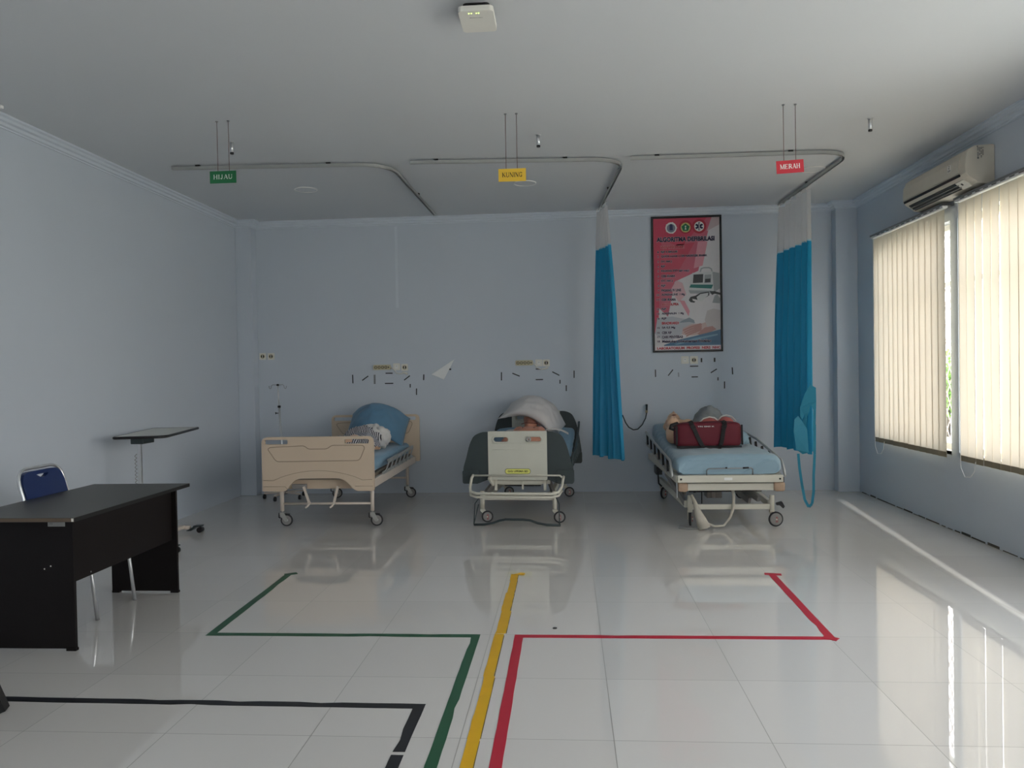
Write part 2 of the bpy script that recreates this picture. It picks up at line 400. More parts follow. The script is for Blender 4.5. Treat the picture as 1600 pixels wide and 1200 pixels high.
# shallow vertical plaster strip on the back wall
struct(MB().box((-2.03, YB - .006, 2.22), (-2.0, YB, 3.19)).build('trim_4', TRIM))
# worn dark joint where the right wall meets the floor
mb = MB(); y = 3.0
while y < YP - .1:
    l = random.uniform(.05, .3); h = random.uniform(.004, .012) * (2.2 if random.random() < .12 else 1); mb.box((XR - .0015, y, .0), (XR, y + l, h)); y += l + random.uniform(0, .05)
struct(mb.build('baseboard_right', mat('grime', (84, 80, 74), .9)))

# windows: frame, pane, diamond grille
GRILLE = mat('grille_paint', (214, 198, 196), .5)
for i, (a, b) in enumerate(WIN):
    w = bpy.data.objects.new('window_%d' % (i + 1), None); COL.objects.link(w); w.location = (XR + .1, (a + b) / 2, WZ0); ORG[w.name] = w.location.copy(); struct(w)
    fx0, fx1 = XR + .085, XR + .135; f = .05
    mb = MB(); mb.box((fx0, a, WZ0), (fx1, b, WZ0 + f)).box((fx0, a, WZ1 - f), (fx1, b, WZ1)).box((fx0, a, WZ0 + f), (fx1, a + f, WZ1 - f)).box((fx0, b - f, WZ0 + f), (fx1, b, WZ1 - f))
    nm = max(1, round((b - a) / 1.1)); zt = WZ1 - .52
    for k in range(1, nm): yy = a + (b - a) * k / nm; mb.box((fx0, yy - .025, WZ0 + f), (fx1, yy + .025, WZ1 - f))
    mb.box((fx0 + .004, a + f, zt - .02), (fx1 - .004, b - f, zt + .02))
    mb.build('window_frame', WHITE, w)
    MB().box((XR + .108, a + f, WZ0 + f), (XR + .112, b - f, WZ1 - f)).build('pane', GLASS, w)
    MB().box((XR - .0, a, WZ0 - .03), (XR + .085, b, WZ0 + .001)).build('window_sill', WHITE, w)
    if i == 0:
        mb = MB(); st = .16; h = WZ1 - WZ0; n_ = int((b - a) / (st / 1.6)) + 18
        for k in range(-18, n_):
            y0 = a + k * st * .62
            for sgn in (1, -1):
                q0, q1 = Vector((y0, WZ0)), Vector((y0 + sgn * h * .62, WZ1))
                ta, tb = 0, 1; dy = q1.x - q0.x
                lo, hi = (a - q0.x) / dy, (b - q0.x) / dy
                if lo > hi: lo, hi = hi, lo
                ta, tb = max(0, lo), min(1, hi)
                if tb - ta < .02: continue
                A, B = q0.lerp(q1, ta), q0.lerp(q1, tb)
                mb.bar((XR + .15, A.x, A.y), (XR + .15, B.x, B.y), .006, .006)
        mb.build('grille', GRILLE, w)

w = bpy.data.objects.new('window_5', None); COL.objects.link(w); w.location = ((FX0 + FX1) / 2, YF, FZ0); ORG[w.name] = w.location.copy(); struct(w)  # unseen window, added to let more light into the room
mb = MB()
for k in range(3): xx = FX0 + .025 + (FX1 - FX0 - .05) * k / 2; mb.box((xx - .025, YF - .03, FZ0), (xx + .025, YF + .01, FZ1))
mb.box((FX0, YF - .03, FZ0), (FX1, YF + .01, FZ0 + .05)).box((FX0, YF - .03, FZ1 - .05), (FX1, YF + .01, FZ1)); mb.build('window_frame', WHITE, w)
MB().box((FX0, YF - .012, FZ0), (FX1, YF - .008, FZ1)).build('pane', GLASS, w)

# garden beyond the windows
GR = mat('outdoor_paving', (222, 218, 206), .9, var=(1, .1)); LEAF = mat('leaf', (96, 140, 60), .6, var=(3, .3), trans=((120, 170, 60), .4))
struct(MB().box((-40, -40, -.3), (40, 40, -.15)).build('ground', GR))
struct(MB().prism([(-9, -.15), (-.93, -.15), (-.93, 9.6), (-9, 9.6)], lambda u, v, d: Vector((u, d, v)), -29, -25).build('sun_blocker', WHITE))  # unseen slab added to block low sun from the opening behind the camera
def shrub(x, y, h, w, label):
    t = thing('garden_shrub', label, 'shrub', (x, y, -.15), 'shrubs outside the windows'); mb = MB(); rnd = random.Random(int(x * 31 + y * 7))
    for k in range(1500):
        d = Vector((rnd.gauss(0, 1), rnd.gauss(0, 1), rnd.gauss(0, 1))).normalized() * rnd.random() ** .4
        c = Vector((x + d.x * w, y + d.y * w, .25 + h / 2 + d.z * h / 2)); a = Vector((rnd.gauss(0, 1), rnd.gauss(0, 1), rnd.gauss(0, 1))).normalized(); b = a.orthogonal().normalized(); s_ = .07
        mb.poly([c - a * s_, c + b * s_ * .5, c + a * s_, c - b * s_ * .5])
    mb.build('foliage', LEAF, t); MB().cyl((x, y, -.15), (x, y, .25 + h / 2), .04).build('stem', DESKB, t)
shrub(8.2, 17.4, 1.5, .6, 'green garden shrub seen through the gap between the two blinds')

# ------------------------------------------------------------------ vertical blinds
def blind(y0, y1, label, grp, z0=.635, z1=2.755, cord_far=True):
    xb = XR - .075
    t = thing('vertical_blind', label, 'blind', (xb, (y0 + y1) / 2, z0), 'vertical blinds on the right wall')
    mb = MB(); mb.m(WHITE).box((xb - .022, y0 - .03, z1), (xb + .022, y1 + .03, z1 + .032))
    mb.m(STEEL).box((xb - .03, y0 - .03, z1 + .02), (xb + .075, y1 + .03, z1 + .036)); mb.m(BLACK)
    for k in range(int((y1 - y0) / .117)): mb.box((xb - .0235, y0 + .02 + k * .117, z1 + .010), (xb - .0215, y0 + .085 + k * .117, z1 + .016))
    mb.build('headrail', WHITE, t)
    n = round((y1 - y0) / .117); rnd = random.Random(int(y0 * 10))
    for k in range(n):
        yc = y0 + .06 + k * (y1 - y0 - .12) / (n - 1); ang = math.radians(rnd.uniform(-7, -3) if y0 > 6 else rnd.uniform(-1, 5)); wd = .0635
        dx, dy = math.sin(ang), math.cos(ang); ph = rnd.uniform(0, 6); off = rnd.uniform(-.004, .004)
        def f(u, v, k=k):
            s_ = (u - .5) * 2; z = z0 + v * (z1 - z0 - .01); bow = .004 * (1 - s_ * s_)
            sw = .004 * math.sin(z * 1.9 + ph) * (1 - v)
            return Vector((xb + dx * wd * s_ + bow + off + sw, yc + dy * wd * s_ + sw * .8, z))
        mb = MB(); mb.m(BLIND); mb.grid(f, 4, 10)
        mb.m(BLINDB); mb.grid(lambda u, v: f(u, v * .022) + Vector((-.0022, 0, 0)), 4, 1); mb.grid(lambda u, v: f(u, v * .022) + Vector((.0022, 0, 0)), 4, 1)
        mb.build('slat', BLIND, t, recalc=False)
    yc = y1 - .03 if cord_far else y1 - .01
    P = [(xb - .02, yc, z1), (xb - .02, yc, z0 + .1), (xb - .02, yc - .01, z0 - .05), (xb - .02, yc - .07, z0 - .12), (xb - .02, yc - .16, z0 - .11), (xb - .015, yc - .21, z0 - .06), (xb - .01, yc - .22, z0 + .02)]
    MB().tube(P, .0028, 6).build('pull_cord', WHITE, t)
blind(6.88, 8.39, 'cream vertical blind over the far window, near the room corner', 1)
blind(4.83, 6.62, 'cream vertical blind over the near window, cut by the frame', 2)

# ------------------------------------------------------------------ air conditioner
t = thing('air_conditioner', 'cream split air conditioner mounted high on right wall above the blinds', 'air conditioner', (XR, 6.77, 2.8))
y0, y1 = 6.22, 7.33
prof = [(XR, 2.83), (XR, 3.105), (XR - .02, 3.112), (XR - .15, 3.105), (XR - .195, 3.075), (XR - .215, 3.02), (XR - .222, 2.95), (XR - .218, 2.90), (XR - .195, 2.872), (XR - .145, 2.84), (XR - .13, 2.822), (XR - .06, 2.808), (XR - .01, 2.81)]
MB().prism(prof, lambda u, v, d: Vector((u, d, v)), y0, y1).build('body', ACW, t, bevel=.012, seg=3)
mb = MB(); mb.m(ACW); mb.prism([(XR - .20, 3.07), (XR - .224, 3.02), (XR - .2295, 2.95), (XR - .2275, 2.915), (XR - .222, 2.915), (XR - .216, 3.0)], lambda u, v, d: Vector((u, d, v)), y0 + .09, y1 - .02)
mb.build('front_panel', ACW, t, bevel=.002)
mb = MB(); mb.m(BLACK).prism([(XR - .2235, 2.906), (XR - .2165, 2.886), (XR - .21, 2.9)], lambda u, v, d: Vector((u, d, v)), y0 + .085, y1 - .02)
mb.build('panel_gap', BLACK, t)
def acp(s_, off): # underside slope between (XR-.196,2.872) and (XR-.128,2.822)
    a, b = Vector((XR - .196, 2.872)), Vector((XR - .128, 2.822)); d = (b - a); n_ = Vector((-d.y, d.x)).normalized() * -1
    p = a + d * s_ + n_ * off; return p
mb = MB(); a_, b_, c_, d_ = acp(.12, .004), acp(1.0, .004), acp(1.0, -.01), acp(.12, -.01)
mb.prism([tuple(a_), tuple(b_), tuple(c_), tuple(d_)], lambda u, v, d: Vector((u, d, v)), y0 + .2, y1 - .05); mb.build('outlet', BLACK, t)
for s_ in (.42, .74):
    mb = MB(); p_ = acp(s_, .008); mb.tube([(p_.x, y0 + .2, p_.y), (p_.x, y1 - .05, p_.y)], .004, 6); mb.build('louver', HUBG, t)
mb = MB(); a_, b_ = acp(.1, .007), acp(1.05, .007); c_, d_ = acp(1.05, -.004), acp(.1, -.004)
mb.m(PW).prism([tuple(a_), tuple(b_), tuple(c_), tuple(d_)], lambda u, v, d: Vector((u, d, v)), y0 + .09, y0 + .215)
mb.m(BLACK).poly([(*[acp(.35, .009)[0]], y0 + .14, acp(.35, .009)[1]), (acp(.35, .009)[0], y0 + .165, acp(.35, .009)[1]), (acp(.6, .009)[0], y0 + .165, acp(.6, .009)[1]), (acp(.6, .009)[0], y0 + .14, acp(.6, .009)[1])])
mb.build('display_panel', PW, t)
# stickers: small blocks of print
mb = MB(); rnd = random.Random(3); xs = XR - .232
mb.m(PW).box((xs + .002, y0 + .20, 2.955), (xs + .004, y0 + .26, 3.01))
mb.m(BLACK); mb.poly([(xs, y0 + .215, 3.003), (xs, y0 + .235, 3.006), (xs, y0 + .225, 2.995)]); mb.poly([(xs, y0 + .22, 2.99), (xs, y0 + .24, 2.993), (xs, y0 + .23, 2.98)])
for k in range(3): mb.poly([(xs, y0 + .205, 2.972 - k * .005), (xs, y0 + .25, 2.973 - k * .005), (xs, y0 + .25, 2.9705 - k * .005), (xs, y0 + .205, 2.9695 - k * .005)])
mb.build('energy_sticker', PW, t)
mb = MB(); mb.m(INKG); yy = y0 - .0125
for k in range(9):
    for q in range(4):
        if rnd.random() < .8: mb.box((XR - .135 + q * .012, yy - .0005, 3.085 - k * .009), (XR - .127 + q * .012, yy, 3.080 - k * .009 - .001))
mb.box((XR - .14, yy - .0005, 3.088), (XR - .131, yy, 3.096)); mb.box((XR - .137, yy - .0005, 2.998), (XR - .124, yy, 3.008))
mb.build('rating_print', INKG, t)

# ------------------------------------------------------------------ ceiling things
def track(name, pts, label, curtain_y=None):
    t = thing(name, label, 'curtain rail', (pts[0][0], pts[0][1], ZC), 'curved curtain rails on the ceiling')
    (x0, ya), (x1, yb), (x2, yc) = pts       # start, corner, end
    r = .32; d0 = (Vector((x0, ya)) - Vector((x1, yb))).normalized(); d1 = (Vector((x2, yc)) - Vector((x1, yb))).normalized()
    c = Vector((x1, yb)); P = [Vector((x0, ya))]; a = c + d0 * r; b = c + d1 * r
    for k in range(13):
        u = k / 12; P.append(a * (1 - u) ** 2 + c * 2 * u * (1 - u) + b * u * u)
    P.append(Vector((x2, yc)))
    zt, zb, w = ZC - .012, ZC - .038, .013
    mb = MB(); rings = []
    for i, p in enumerate(P):
        d = ((P[min(i + 1, len(P) - 1)] - P[max(i - 1, 0)])).normalized(); n_ = Vector((-d.y, d.x))
        prof = [(-w, zb), (-w, zt), (w, zt), (w, zb), (w - .004, zb), (w - .004, zb + .004), (w - .0025, zt - .004), (-w + .0025, zt - .004), (-w + .004, zb + .004), (-w + .004, zb)]
        rings.append([mb.bm.verts.new((p.x + n_.x * q, p.y + n_.y * q, z)) for q, z in prof])
    for A, B in zip(rings, rings[1:]):
        for k in range(10): mb.face([A[k], A[(k + 1) % 10], B[(k + 1) % 10], B[k]])
    mb.face(rings[0]); mb.face(rings[-1][::-1]); mb.build('rail', ALU, t)
    for u, v in ((.12, 0), (.72, 0), (0, .55)):
        q = Vector((x0, ya)).lerp(Vector((x1, yb)), u) if u else Vector((x1, yb)).lerp(Vector((x2, yc)), v)
        MB().box((q.x - .02, q.y - .014, ZC - .014), (q.x + .02, q.y + .014, ZC)).build('bracket', BLACK, t)
    return t
track('curtain_rail', [(-3.42, 6.60), (-1.52, 6.72), (-1.50, 8.96)], 'aluminium curtain rail bare of cloth, above the cream bed by left wall')
track('curtain_rail', [(-1.33, 6.69), (.53, 6.84), (.396, 8.92)], 'aluminium curtain rail above the dark-winged bed, blue curtain at its end')
track('curtain_rail', [(.576, 6.82), (2.47, 6.86), (2.413, 9.0)], 'aluminium curtain rail above the open-ended bed, nearest the windows')

for x, y, lb in ((-2.572, 7.62, 'white round ceiling downlight disc above the cream bed'), (-.387, 7.67, 'white round ceiling downlight disc behind the yellow hanging sign'), (2.332, 7.52, 'white round ceiling downlight disc by the right curtain rail corner')):
    t = thing('ceiling_downlight', lb, 'ceiling fitting', (x, y, ZC), 'round ceiling fittings')  # round downlight discs, built without a lamp
    mb = MB(); mb.torus((x, y, ZC - .003), (0, 0, 1), .108, .006, 36, 6); mb.build('rim', WHITE, t)
    MB().cyl((x, y, ZC - .004), (x, y, ZC), .104, 36).build('cover', CEIL, t)
for x, y, lb in ((-2.616, 6.0, 'small chrome ceiling hook peg behind the green hanging sign'), (-.197, 6.13, 'small chrome ceiling hook peg right of the yellow hanging sign'), (2.301, 6.05, 'small chrome ceiling hook peg right of the red hanging sign')):
    t = thing('ceiling_hook', lb, 'hook', (x, y, ZC), 'chrome pegs on the ceiling')
    MB().cyl((x, y, ZC - .004), (x, y, ZC), .022).build('mounting_plate', CHROME, t)
    MB().cyl((x, y, ZC - .082), (x, y, ZC - .004), .014).build('peg', CHROME, t); MB().cyl((x, y, ZC - .096), (x, y, ZC - .082), .0145).build('tip', BLACK, t)

# network box on the ceiling
t = thing('network_box', 'white wireless box with green lights fixed on the ceiling', 'wireless box', (-.43, 3.96, ZC))
MB().prism(rrect(-.495, -.36, 3.905, 4.06, .02), lambda u, v, d: Vector((u, v, d)), ZC - .045, ZC).build('mount', BLACK, t)
mb = MB(); rt = Matrix.Rotation(math.radians(-2), 3, 'X'); cc = Vector((-.425, 3.965, ZC - .047))
def rf(u, v, d): return cc + rt @ Vector((u, v, d))
mb.prism(rrect(-.088, .088, -.113, .113, .022), rf, -.022, .006); mb.build('casing', PW, t, bevel=.008, seg=3)
mb = MB()
for u in (-.035, -.022, .002, .014): mb.ell(rf(u, -.088, -.0225), (.0035, .0045, .002), None, 8, 6)
mb.build('indicator_light', LED, t)
mb = MB(); text_into(mb, 'Ruangan', lambda u, v: rf(u, -.088 - v, -.0228), -.035, .03, -.048, -.040, .02); 
bmesh.ops.translate(mb.bm, verts=mb.bm.verts, vec=(0, 0, -.0003)); mb.build('lettering', INKG, t)

# small white clip at the left edge of the ceiling
tag(MB().box((-3.80, 4.99, ZC - .02), (-3.765, 5.02, ZC)).build('ceiling_clip', WHITE, org=(-3.78, 5.0, ZC)), 'tiny white clip on the ceiling at the far left edge', 'clip')

# hanging signs with serif lettering
def serif(ch):
    """strokes of a serif capital in a unit box: (points, width)"""
    t, h, e = .17, .07, .0
    def ser(x, y, w=.28): return ([(x - w / 2, y), (x + w / 2, y)], .06)
    Gs = {'H': [([(.18, 0), (.18, 1)], t), ([(.82, 0), (.82, 1)], t), ([(.18, .5), (.82, .5)], h)] + [ser(x, y) for x in (.18, .82) for y in (.03, .97)],
      'I': [([(.5, 0), (.5, 1)], t), ser(.5, .03), ser(.5, .97)],
      'J': [([(.6, 1), (.6, .25), (.52, .08), (.36, .02), (.22, .08), (.18, .2)], t * .85), ser(.6, .97)],
      'A': [([(.12, 0), (.5, 1)], h), ([(.5, 1), (.86, 0)], t), ([(.26, .34), (.74, .34)], h), ser(.12, .03, .24), ser(.86, .03, .28)],
      'U': [([(.18, 1), (.18, .3), (.25, .1), (.42, .03), (.6, .04), (.75, .15), (.8, .35)], t * .8), ([(.8, .3), (.8, 1)], h), ser(.18, .97), ser(.8, .97, .24)],
      'K': [([(.18, 0), (.18, 1)], t), ([(.22, .42), (.78, .97)], h), ([(.4, .58), (.86, .03)], t), ser(.18, .03), ser(.18, .97), ser(.78, .97, .26), ser(.86, .03, .28)],
      'N': [([(.16, 0), (.16, 1)], h), ([(.16, 1), (.84, 0)], t), ([(.84, 0), (.84, 1)], h), ser(.16, .03, .26), ser(.14, .97, .22), ser(.84, .97, .26)],
      'G': [([(.84, .75), (.72, .92), (.52, .98), (.3, .9), (.17, .68), (.15, .42), (.24, .15), (.45, .03), (.66, .06), (.78, .16)], t * .7), ([(.78, 0), (.78, .42)], t), ser(.76, .42, .28), ([(.85, .68), (.85, .98)], h)],
      'M': [([(.1, 0), (.13, 1)], h), ([(.13, 1), (.48, .05)], t), ([(.48, .05), (.85, 1)], h), ([(.86, 0), (.86, 1)], t), ser(.1, .03, .2), ser(.08, .97, .16), ser(.88, .97, .24), ser(.86, .03, .28)],
      'E': [([(.2, 0), (.2, 1)], t), ([(.1, .97), (.82, .97)], h), ([(.1, .03), (.84, .03)], h), ([(.2, .5), (.62, .5)], h), ([(.82, .8), (.82, .98)], .05), ([(.84, .02), (.84, .22)], .05), ([(.62, .4), (.62, .6)], .05)],
      'R': [([(.18, 0), (.18, 1)], t), ([(.18, .97), (.52, .97), (.7, .88), (.74, .74), (.68, .58), (.5, .5), (.2, .5)], h * 1.3), ([(.48, .52), (.86, .03)], t), ser(.18, .03), ser(.9, .03, .18), ([(.7, .62), (.72, .86)], t * .8)]}
    return Gs[ch]
def serif_text(mb, word, x0, x1, z0, z1, y):
    wd = {'I': .5, 'J': .75, 'M': 1.2}; tot = sum(wd.get(c, 1) for c in word); x = x0
    for c in word:
        w = (x1 - x0) / tot * wd.get(c, 1)
        ww = w * .96 if c not in 'I' else (x1 - x0) / tot
        ox = x + (w - ww) / 2
        for k, (pts, th) in enumerate(serif(c)):
            P = [Vector((ox + a * ww, z0 + b * (z1 - z0))) for a, b in pts]; tw = th * (z1 - z0) * .95
            for a, b in zip(P, P[1:]):
                d = (b - a)
                if d.length < 1e-6: continue
                d.normalize(); n_ = Vector((-d.y, d.x)) * tw / 2; e = d * tw * .12
                q = [a - e + n_, b + e + n_, b + e - n_, a - e - n_]; mb.poly([(v.x, y - k * .00004, v.y) for v in q])
        x += w
def sign(word, x0, x1, zt, zb, y, holes, mt, ink, label, tilt=0, dirt=None):
    xc = (x0 + x1) / 2; t = thing('hanging_sign', label, 'sign', (xc, y, zb), 'hanging coloured signs')
    mb = MB(); rot = Matrix.Rotation(tilt, 3, 'Y'); c = Vector((xc, y, zt))
    mb.box((x0, y - .002, zb), (x1, y + .002, zt), rot=rot, c=c); mb.build('board', mt, t)
    mb = MB(); w = x1 - x0; h = zt - zb; serif_text(mb, word, x0 + w * .13, x1 - w * .13, zb + h * .34, zb + h * .70, y - .0026)
    for v in mb.bm.verts: v.co = c + rot @ (v.co - c)
    mb.build('lettering', ink, t, recalc=False)
    for hx in holes:
        zz = zt + (hx - xc) * -math.tan(tilt) - .004
        MB().tube([(hx, y, zz), (hx, y, ZC)], .0022, 6).build('hanging_rod', mat('rust_wire', (110, 84, 80), .6), t)
        MB().cyl((hx, y, ZC - .006), (hx, y, ZC), .01, 10).build('screw', STEEL, t)
SG, SY, SR = mat('sign_green', (28, 110, 66), .45), mat('sign_yellow', (232, 190, 60), .45), mat('sign_red', (200, 46, 62), .45)
sign('HIJAU', -2.566, -2.370, 2.926, 2.838, 5.5, (-2.505, -2.42), SG, mat('sign_white', (236, 240, 236), .5), 'green hanging sign reading HIJAU above the cream bed')
sign('KUNING', -.471, -.273, 2.893, 2.802, 5.6, (-.415, -.335), SY, mat('sign_ink', (50, 40, 20), .5), 'yellow hanging sign reading KUNING above the middle bed')
sign('MERAH', 1.499, 1.688, 2.894, 2.804, 5.65, (1.553, 1.636), SR, MATS['sign_white'], 'red hanging sign reading MERAH above the right bed', tilt=math.radians(-2.4))

# ------------------------------------------------------------------ poster
t = thing('framed_poster', 'tall framed defibrillation poster on the back wall between the blue curtains', 'poster', (1.404, YB, 1.62))
px0, px1, pz0, pz1 = 1.0, 1.806, 1.624, 3.203
mb = MB(); yf = YB - .028
for a, b in (((px0, yf, pz0), (px1, YB - .002, pz0 + .024)), ((px0, yf, pz1 - .024), (px1, YB - .002, pz1)), ((px0, yf, pz0 + .024), (px0 + .024, YB - .002, pz1 - .024)), ((px1 - .024, yf, pz0 + .024), (px1, YB - .002, pz1 - .024))): mb.box(a, b)
mb.build('frame', BLACK, t, bevel=.003)
YQ = YB - .016
def pm(cx, cz): # poster drawing units (see 750 x 1200 sketch) to wall coordinates
    return px0 + (cx - 92) / 548 * .806, pz1 - (cz - 92) / 1056 * 1.579
def layer(pts, mt, k, mb):
    mb.m(mt); P = [pm(*q) for q in pts]; tri = tessellate_polygon([[Vector((a, b, 0)) for a, b in P]])
    vs = [mb.bm.verts.new((a, YQ - k * .00025, b)) for a, b in P]
    for q in tri: mb.face([vs[i] for i in q])
def circ(cx, cz, r, n=28, rx=None): return [(cx + (rx or r) * math.cos(2 * PI * i / n), cz + r * math.sin(2 * PI * i / n)) for i in range(n)]
def pc(name, c): return mat('print_' + name, c, .35)
mb = MB()
layer([(100, 105), (635, 105), (635, 1140), (100, 1140)], pc('paper', (206, 202, 204)), 0, mb)
layer([(100, 105), (565, 105), (455, 520), (270, 600), (215, 870), (100, 760)], pc('pink', (190, 92, 112)), 1, mb)
layer([(100, 105), (530, 105), (330, 330), (100, 250)], pc('rose', (196, 66, 92)), 2, mb)
layer([(100, 330), (430, 300), (300, 520), (100, 600)], pc('rose2', (190, 70, 92)), 2, mb)
layer([(100, 105), (180, 105), (135, 1000), (100, 1000)], pc('rose', (196, 66, 92)), 3, mb)
layer([(455, 295), (530, 295), (490, 480), (420, 500)], pc('pale_pink', (206, 140, 152)), 3, mb)
layer([(280, 590), (330, 610), (360, 700), (300, 760), (240, 660)], pc('pale_pink2', (210, 168, 174)), 2, mb)
layer([(305, 745), (345, 750), (385, 830), (375, 870)], pc('pale_pink', (206, 140, 152)), 3, mb)
layer([(565, 105), (635, 105), (635, 160), (525, 215)], pc('grey_pink', (188, 170, 172)), 2, mb)
# emblems
def gear(cx, cz, r): return [(cx + (r * (1 if i % 4 < 2 else .86)) * math.cos(2 * PI * i / 20 + .3), cz + (r * (1 if i % 4 < 2 else .86)) * math.sin(2 * PI * i / 20 + .3)) for i in range(20)]
layer(circ(248, 182, 48, 5), pc('emblem_white', (224, 222, 220)), 4, mb); layer(circ(248, 182, 44), pc('emblem_white', (224, 222, 220)), 4.5, mb)
layer(circ(248, 184, 33), pc('emblem_grey', (120, 124, 140)), 5, mb); layer([(236, 200), (236, 160), (250, 150), (260, 162), (262, 200)], pc('emblem_blue', (30, 36, 84)), 6, mb)
layer(circ(361, 178, 52), pc('emblem_red', (170, 40, 60)), 4, mb); layer(circ(361, 182, 38), pc('emblem_gold', (196, 190, 120)), 5, mb); layer([(361, 150), (393, 174), (380, 208), (342, 208), (329, 174)], pc('emblem_green', (20, 110, 70)), 6, mb)
layer([(354, 168), (368, 168), (363, 182), (368, 198), (354, 198), (359, 182)], pc('emblem_white', (224, 222, 220)), 7, mb)
layer(circ(467, 176, 56), pc('emblem_red', (170, 40, 60)), 4, mb); layer(circ(467, 176, 38), pc('emblem_white', (224, 222, 220)), 5, mb)
for a in (90, 30, 150):
    ca, sa = math.cos(math.radians(a)), math.sin(math.radians(a)); w, h = 7.5, 31
    layer([(467 + ca * h - sa * w, 176 + sa * h + ca * w), (467 - ca * h - sa * w, 176 - sa * h + ca * w), (467 - ca * h + sa * w, 176 - sa * h - ca * w), (467 + ca * h + sa * w, 176 + sa * h - ca * w)], INK, 6 + a / 500, mb)
layer([(465, 150), (470, 150), (470, 204), (465, 204)], pc('emblem_white', (224, 222, 220)), 7, mb)
# the machine
g1, g2, g3 = pc('machine_light', (196, 198, 198)), pc('machine_mid', (150, 154, 156)), pc('machine_dark', (44, 48, 52))
layer([(466, 530), (474, 500), (500, 492), (540, 492), (562, 505), (568, 530), (558, 530), (552, 510), (536, 502), (500, 502), (482, 508), (476, 530)], g2, 4, mb)
layer([(410, 535), (560, 528), (618, 540), (622, 660), (560, 700), (380, 690), (378, 660)], g1, 5, mb)
layer([(565, 530), (618, 540), (622, 660), (575, 690)], g2, 6, mb)
layer([(418, 548), (494, 546), (490, 612), (412, 614)], g3, 7, mb); layer([(504, 552), (556, 550), (552, 614), (500, 616)], g2, 7, mb); layer([(508, 584), (550, 582), (548, 610), (505, 612)], g3, 8, mb)
layer([(396, 624), (570, 630), (556, 660), (384, 648)], pc('machine_teal', (20, 110, 104)), 7, mb)
layer([(378, 668), (556, 676), (552, 700), (390, 694)], g2, 7, mb)
layer([(378, 745), (392, 720), (430, 712), (470, 690), (535, 682), (540, 710), (470, 755), (430, 740), (405, 735), (410, 750), (430, 758), (420, 766), (392, 762)], g3, 8, mb)
layer([(440, 722), (470, 700), (530, 692), (528, 712), (480, 756), (448, 752)], g1, 9, mb)
layer([(540, 680), (580, 680), (630, 696), (630, 712), (580, 700), (560, 710)], g3, 8, mb); layer([(560, 770), (580, 715), (600, 705), (625, 740), (620, 775)], g2, 8, mb)
# the reclining figure and the pressing hands
layer([(130, 880), (250, 870), (340, 890), (420, 900), (420, 960), (300, 1020), (200, 1080), (110, 1000)], pc('figure_grey', (176, 178, 186)), 3.2, mb)
layer([(320, 905), (380, 880), (415, 900), (425, 925), (380, 915), (300, 920)], pc('figure_shade', (130, 140, 150)), 4, mb)
layer([(330, 960), (400, 930), (470, 930), (520, 915), (560, 925), (540, 985), (480, 1010), (400, 1020), (320, 1010)], pc('figure_skin', (192, 164, 160)), 4, mb)
layer([(500, 900), (520, 830), (570, 815), (632, 830), (632, 980), (560, 1005), (520, 960)], pc('figure_coat', (186, 178, 178)), 4.4, mb)
for k in range(4): layer([(470, 925 + k * 14), (395, 945 + k * 17), (328 + k * 8, 975 + k * 15), (332 + k * 8, 985 + k * 15), (400, 958 + k * 17), (480, 940 + k * 14)], pc('figure_hand', (172, 128, 122)), 5 + k * .1, mb)
layer([(440, 1010), (500, 960), (560, 950), (590, 975), (540, 1000), (470, 1022)], pc('figure_hand', (172, 128, 122)), 5.6, mb)
layer([(180, 1090), (300, 1050), (420, 1025), (632, 975), (632, 1098), (180, 1098)], pc('blue_cloth', (58, 104, 136)), 5.8, mb); layer([(260, 1085), (420, 1040), (600, 1010), (600, 1022), (430, 1056), (280, 1092)], pc('blue_light', (104, 146, 170)), 5.9, mb)
layer([(100, 1098), (635, 1098), (635, 1140), (100, 1140)], pc('foot_band', (214, 206, 210)), 6, mb)
mb.build('print', pc('paper', (206, 202, 204)), t, recalc=False)
mb = MB(); mb.m(INK)
def ptext(s, cx0, cx1, ct, cb, ink=INK, bold=.02):
    x0, z1 = pm(cx0, ct); x1, z0 = pm(cx1, cb); bold += .016
    mb.m(pc('text_halo', (222, 206, 212))); e = .0018; text_into(mb, s, lambda u, v: Vector((u, YQ - .0024, v)), x0 - e, x1 + e, z0 - e, z1 + e, bold + .03)
    mb.m(ink); text_into(mb, s, lambda u, v: Vector((u, YQ - .003, v)), x0, x1, z0, z1, bold)
ptext('ALGORITMA DEFIBRILASI', 133, 585, 252, 290, INK, .035)
ptext('VT/VF TANPA NADI', 162, 345, 320, 342, INKR, .03)
rows = [('1', 'RJP 5 SIKLUS', 295, 358), ('2', 'QUICK LOOK / CEK NADI/CEK IRAMA', 525, 392), ('3', 'DC 360 J', 250, 432), ('4', 'RJP', 197, 470), ('5', 'PASANG ETT (air way)', 385, 506), ('6', 'CEK IRAMA', 275, 544), ('7', 'DC 360 J', 254, 582),
        ('8', 'RJP', 199, 620), ('9', 'PASANG IV LINE', 320, 655), ('10', 'ADRENALINE  1 Mg', 348, 690), ('11', 'CEK IRAMA', 278, 727), (None, 'ASISTOL/PEA', 300, 764), ('12', 'RJP', 202, 801), ('13', 'ADRENALIN  1 Mg', 338, 837), ('14', 'RJP', 203, 875),
        (None, 'BRADIKARDI', 298, 910), ('15', 'SA 0,5 Mg', 270, 946), ('16', 'CEK RP', 241, 984), ('17', 'CARI PENYEBAB', 329, 1018), ('18', 'Melakukan Dokumentasi Tindakan', 548, 1052)]
for nmb, s_, cx, ct in rows:
    if nmb: ptext(nmb, 150 - 11 * len(nmb), 148, ct + 2, ct + 18, INK, .02)
    ptext(s_, 165, cx, ct, ct + 21, INK if nmb else INKR, .03)
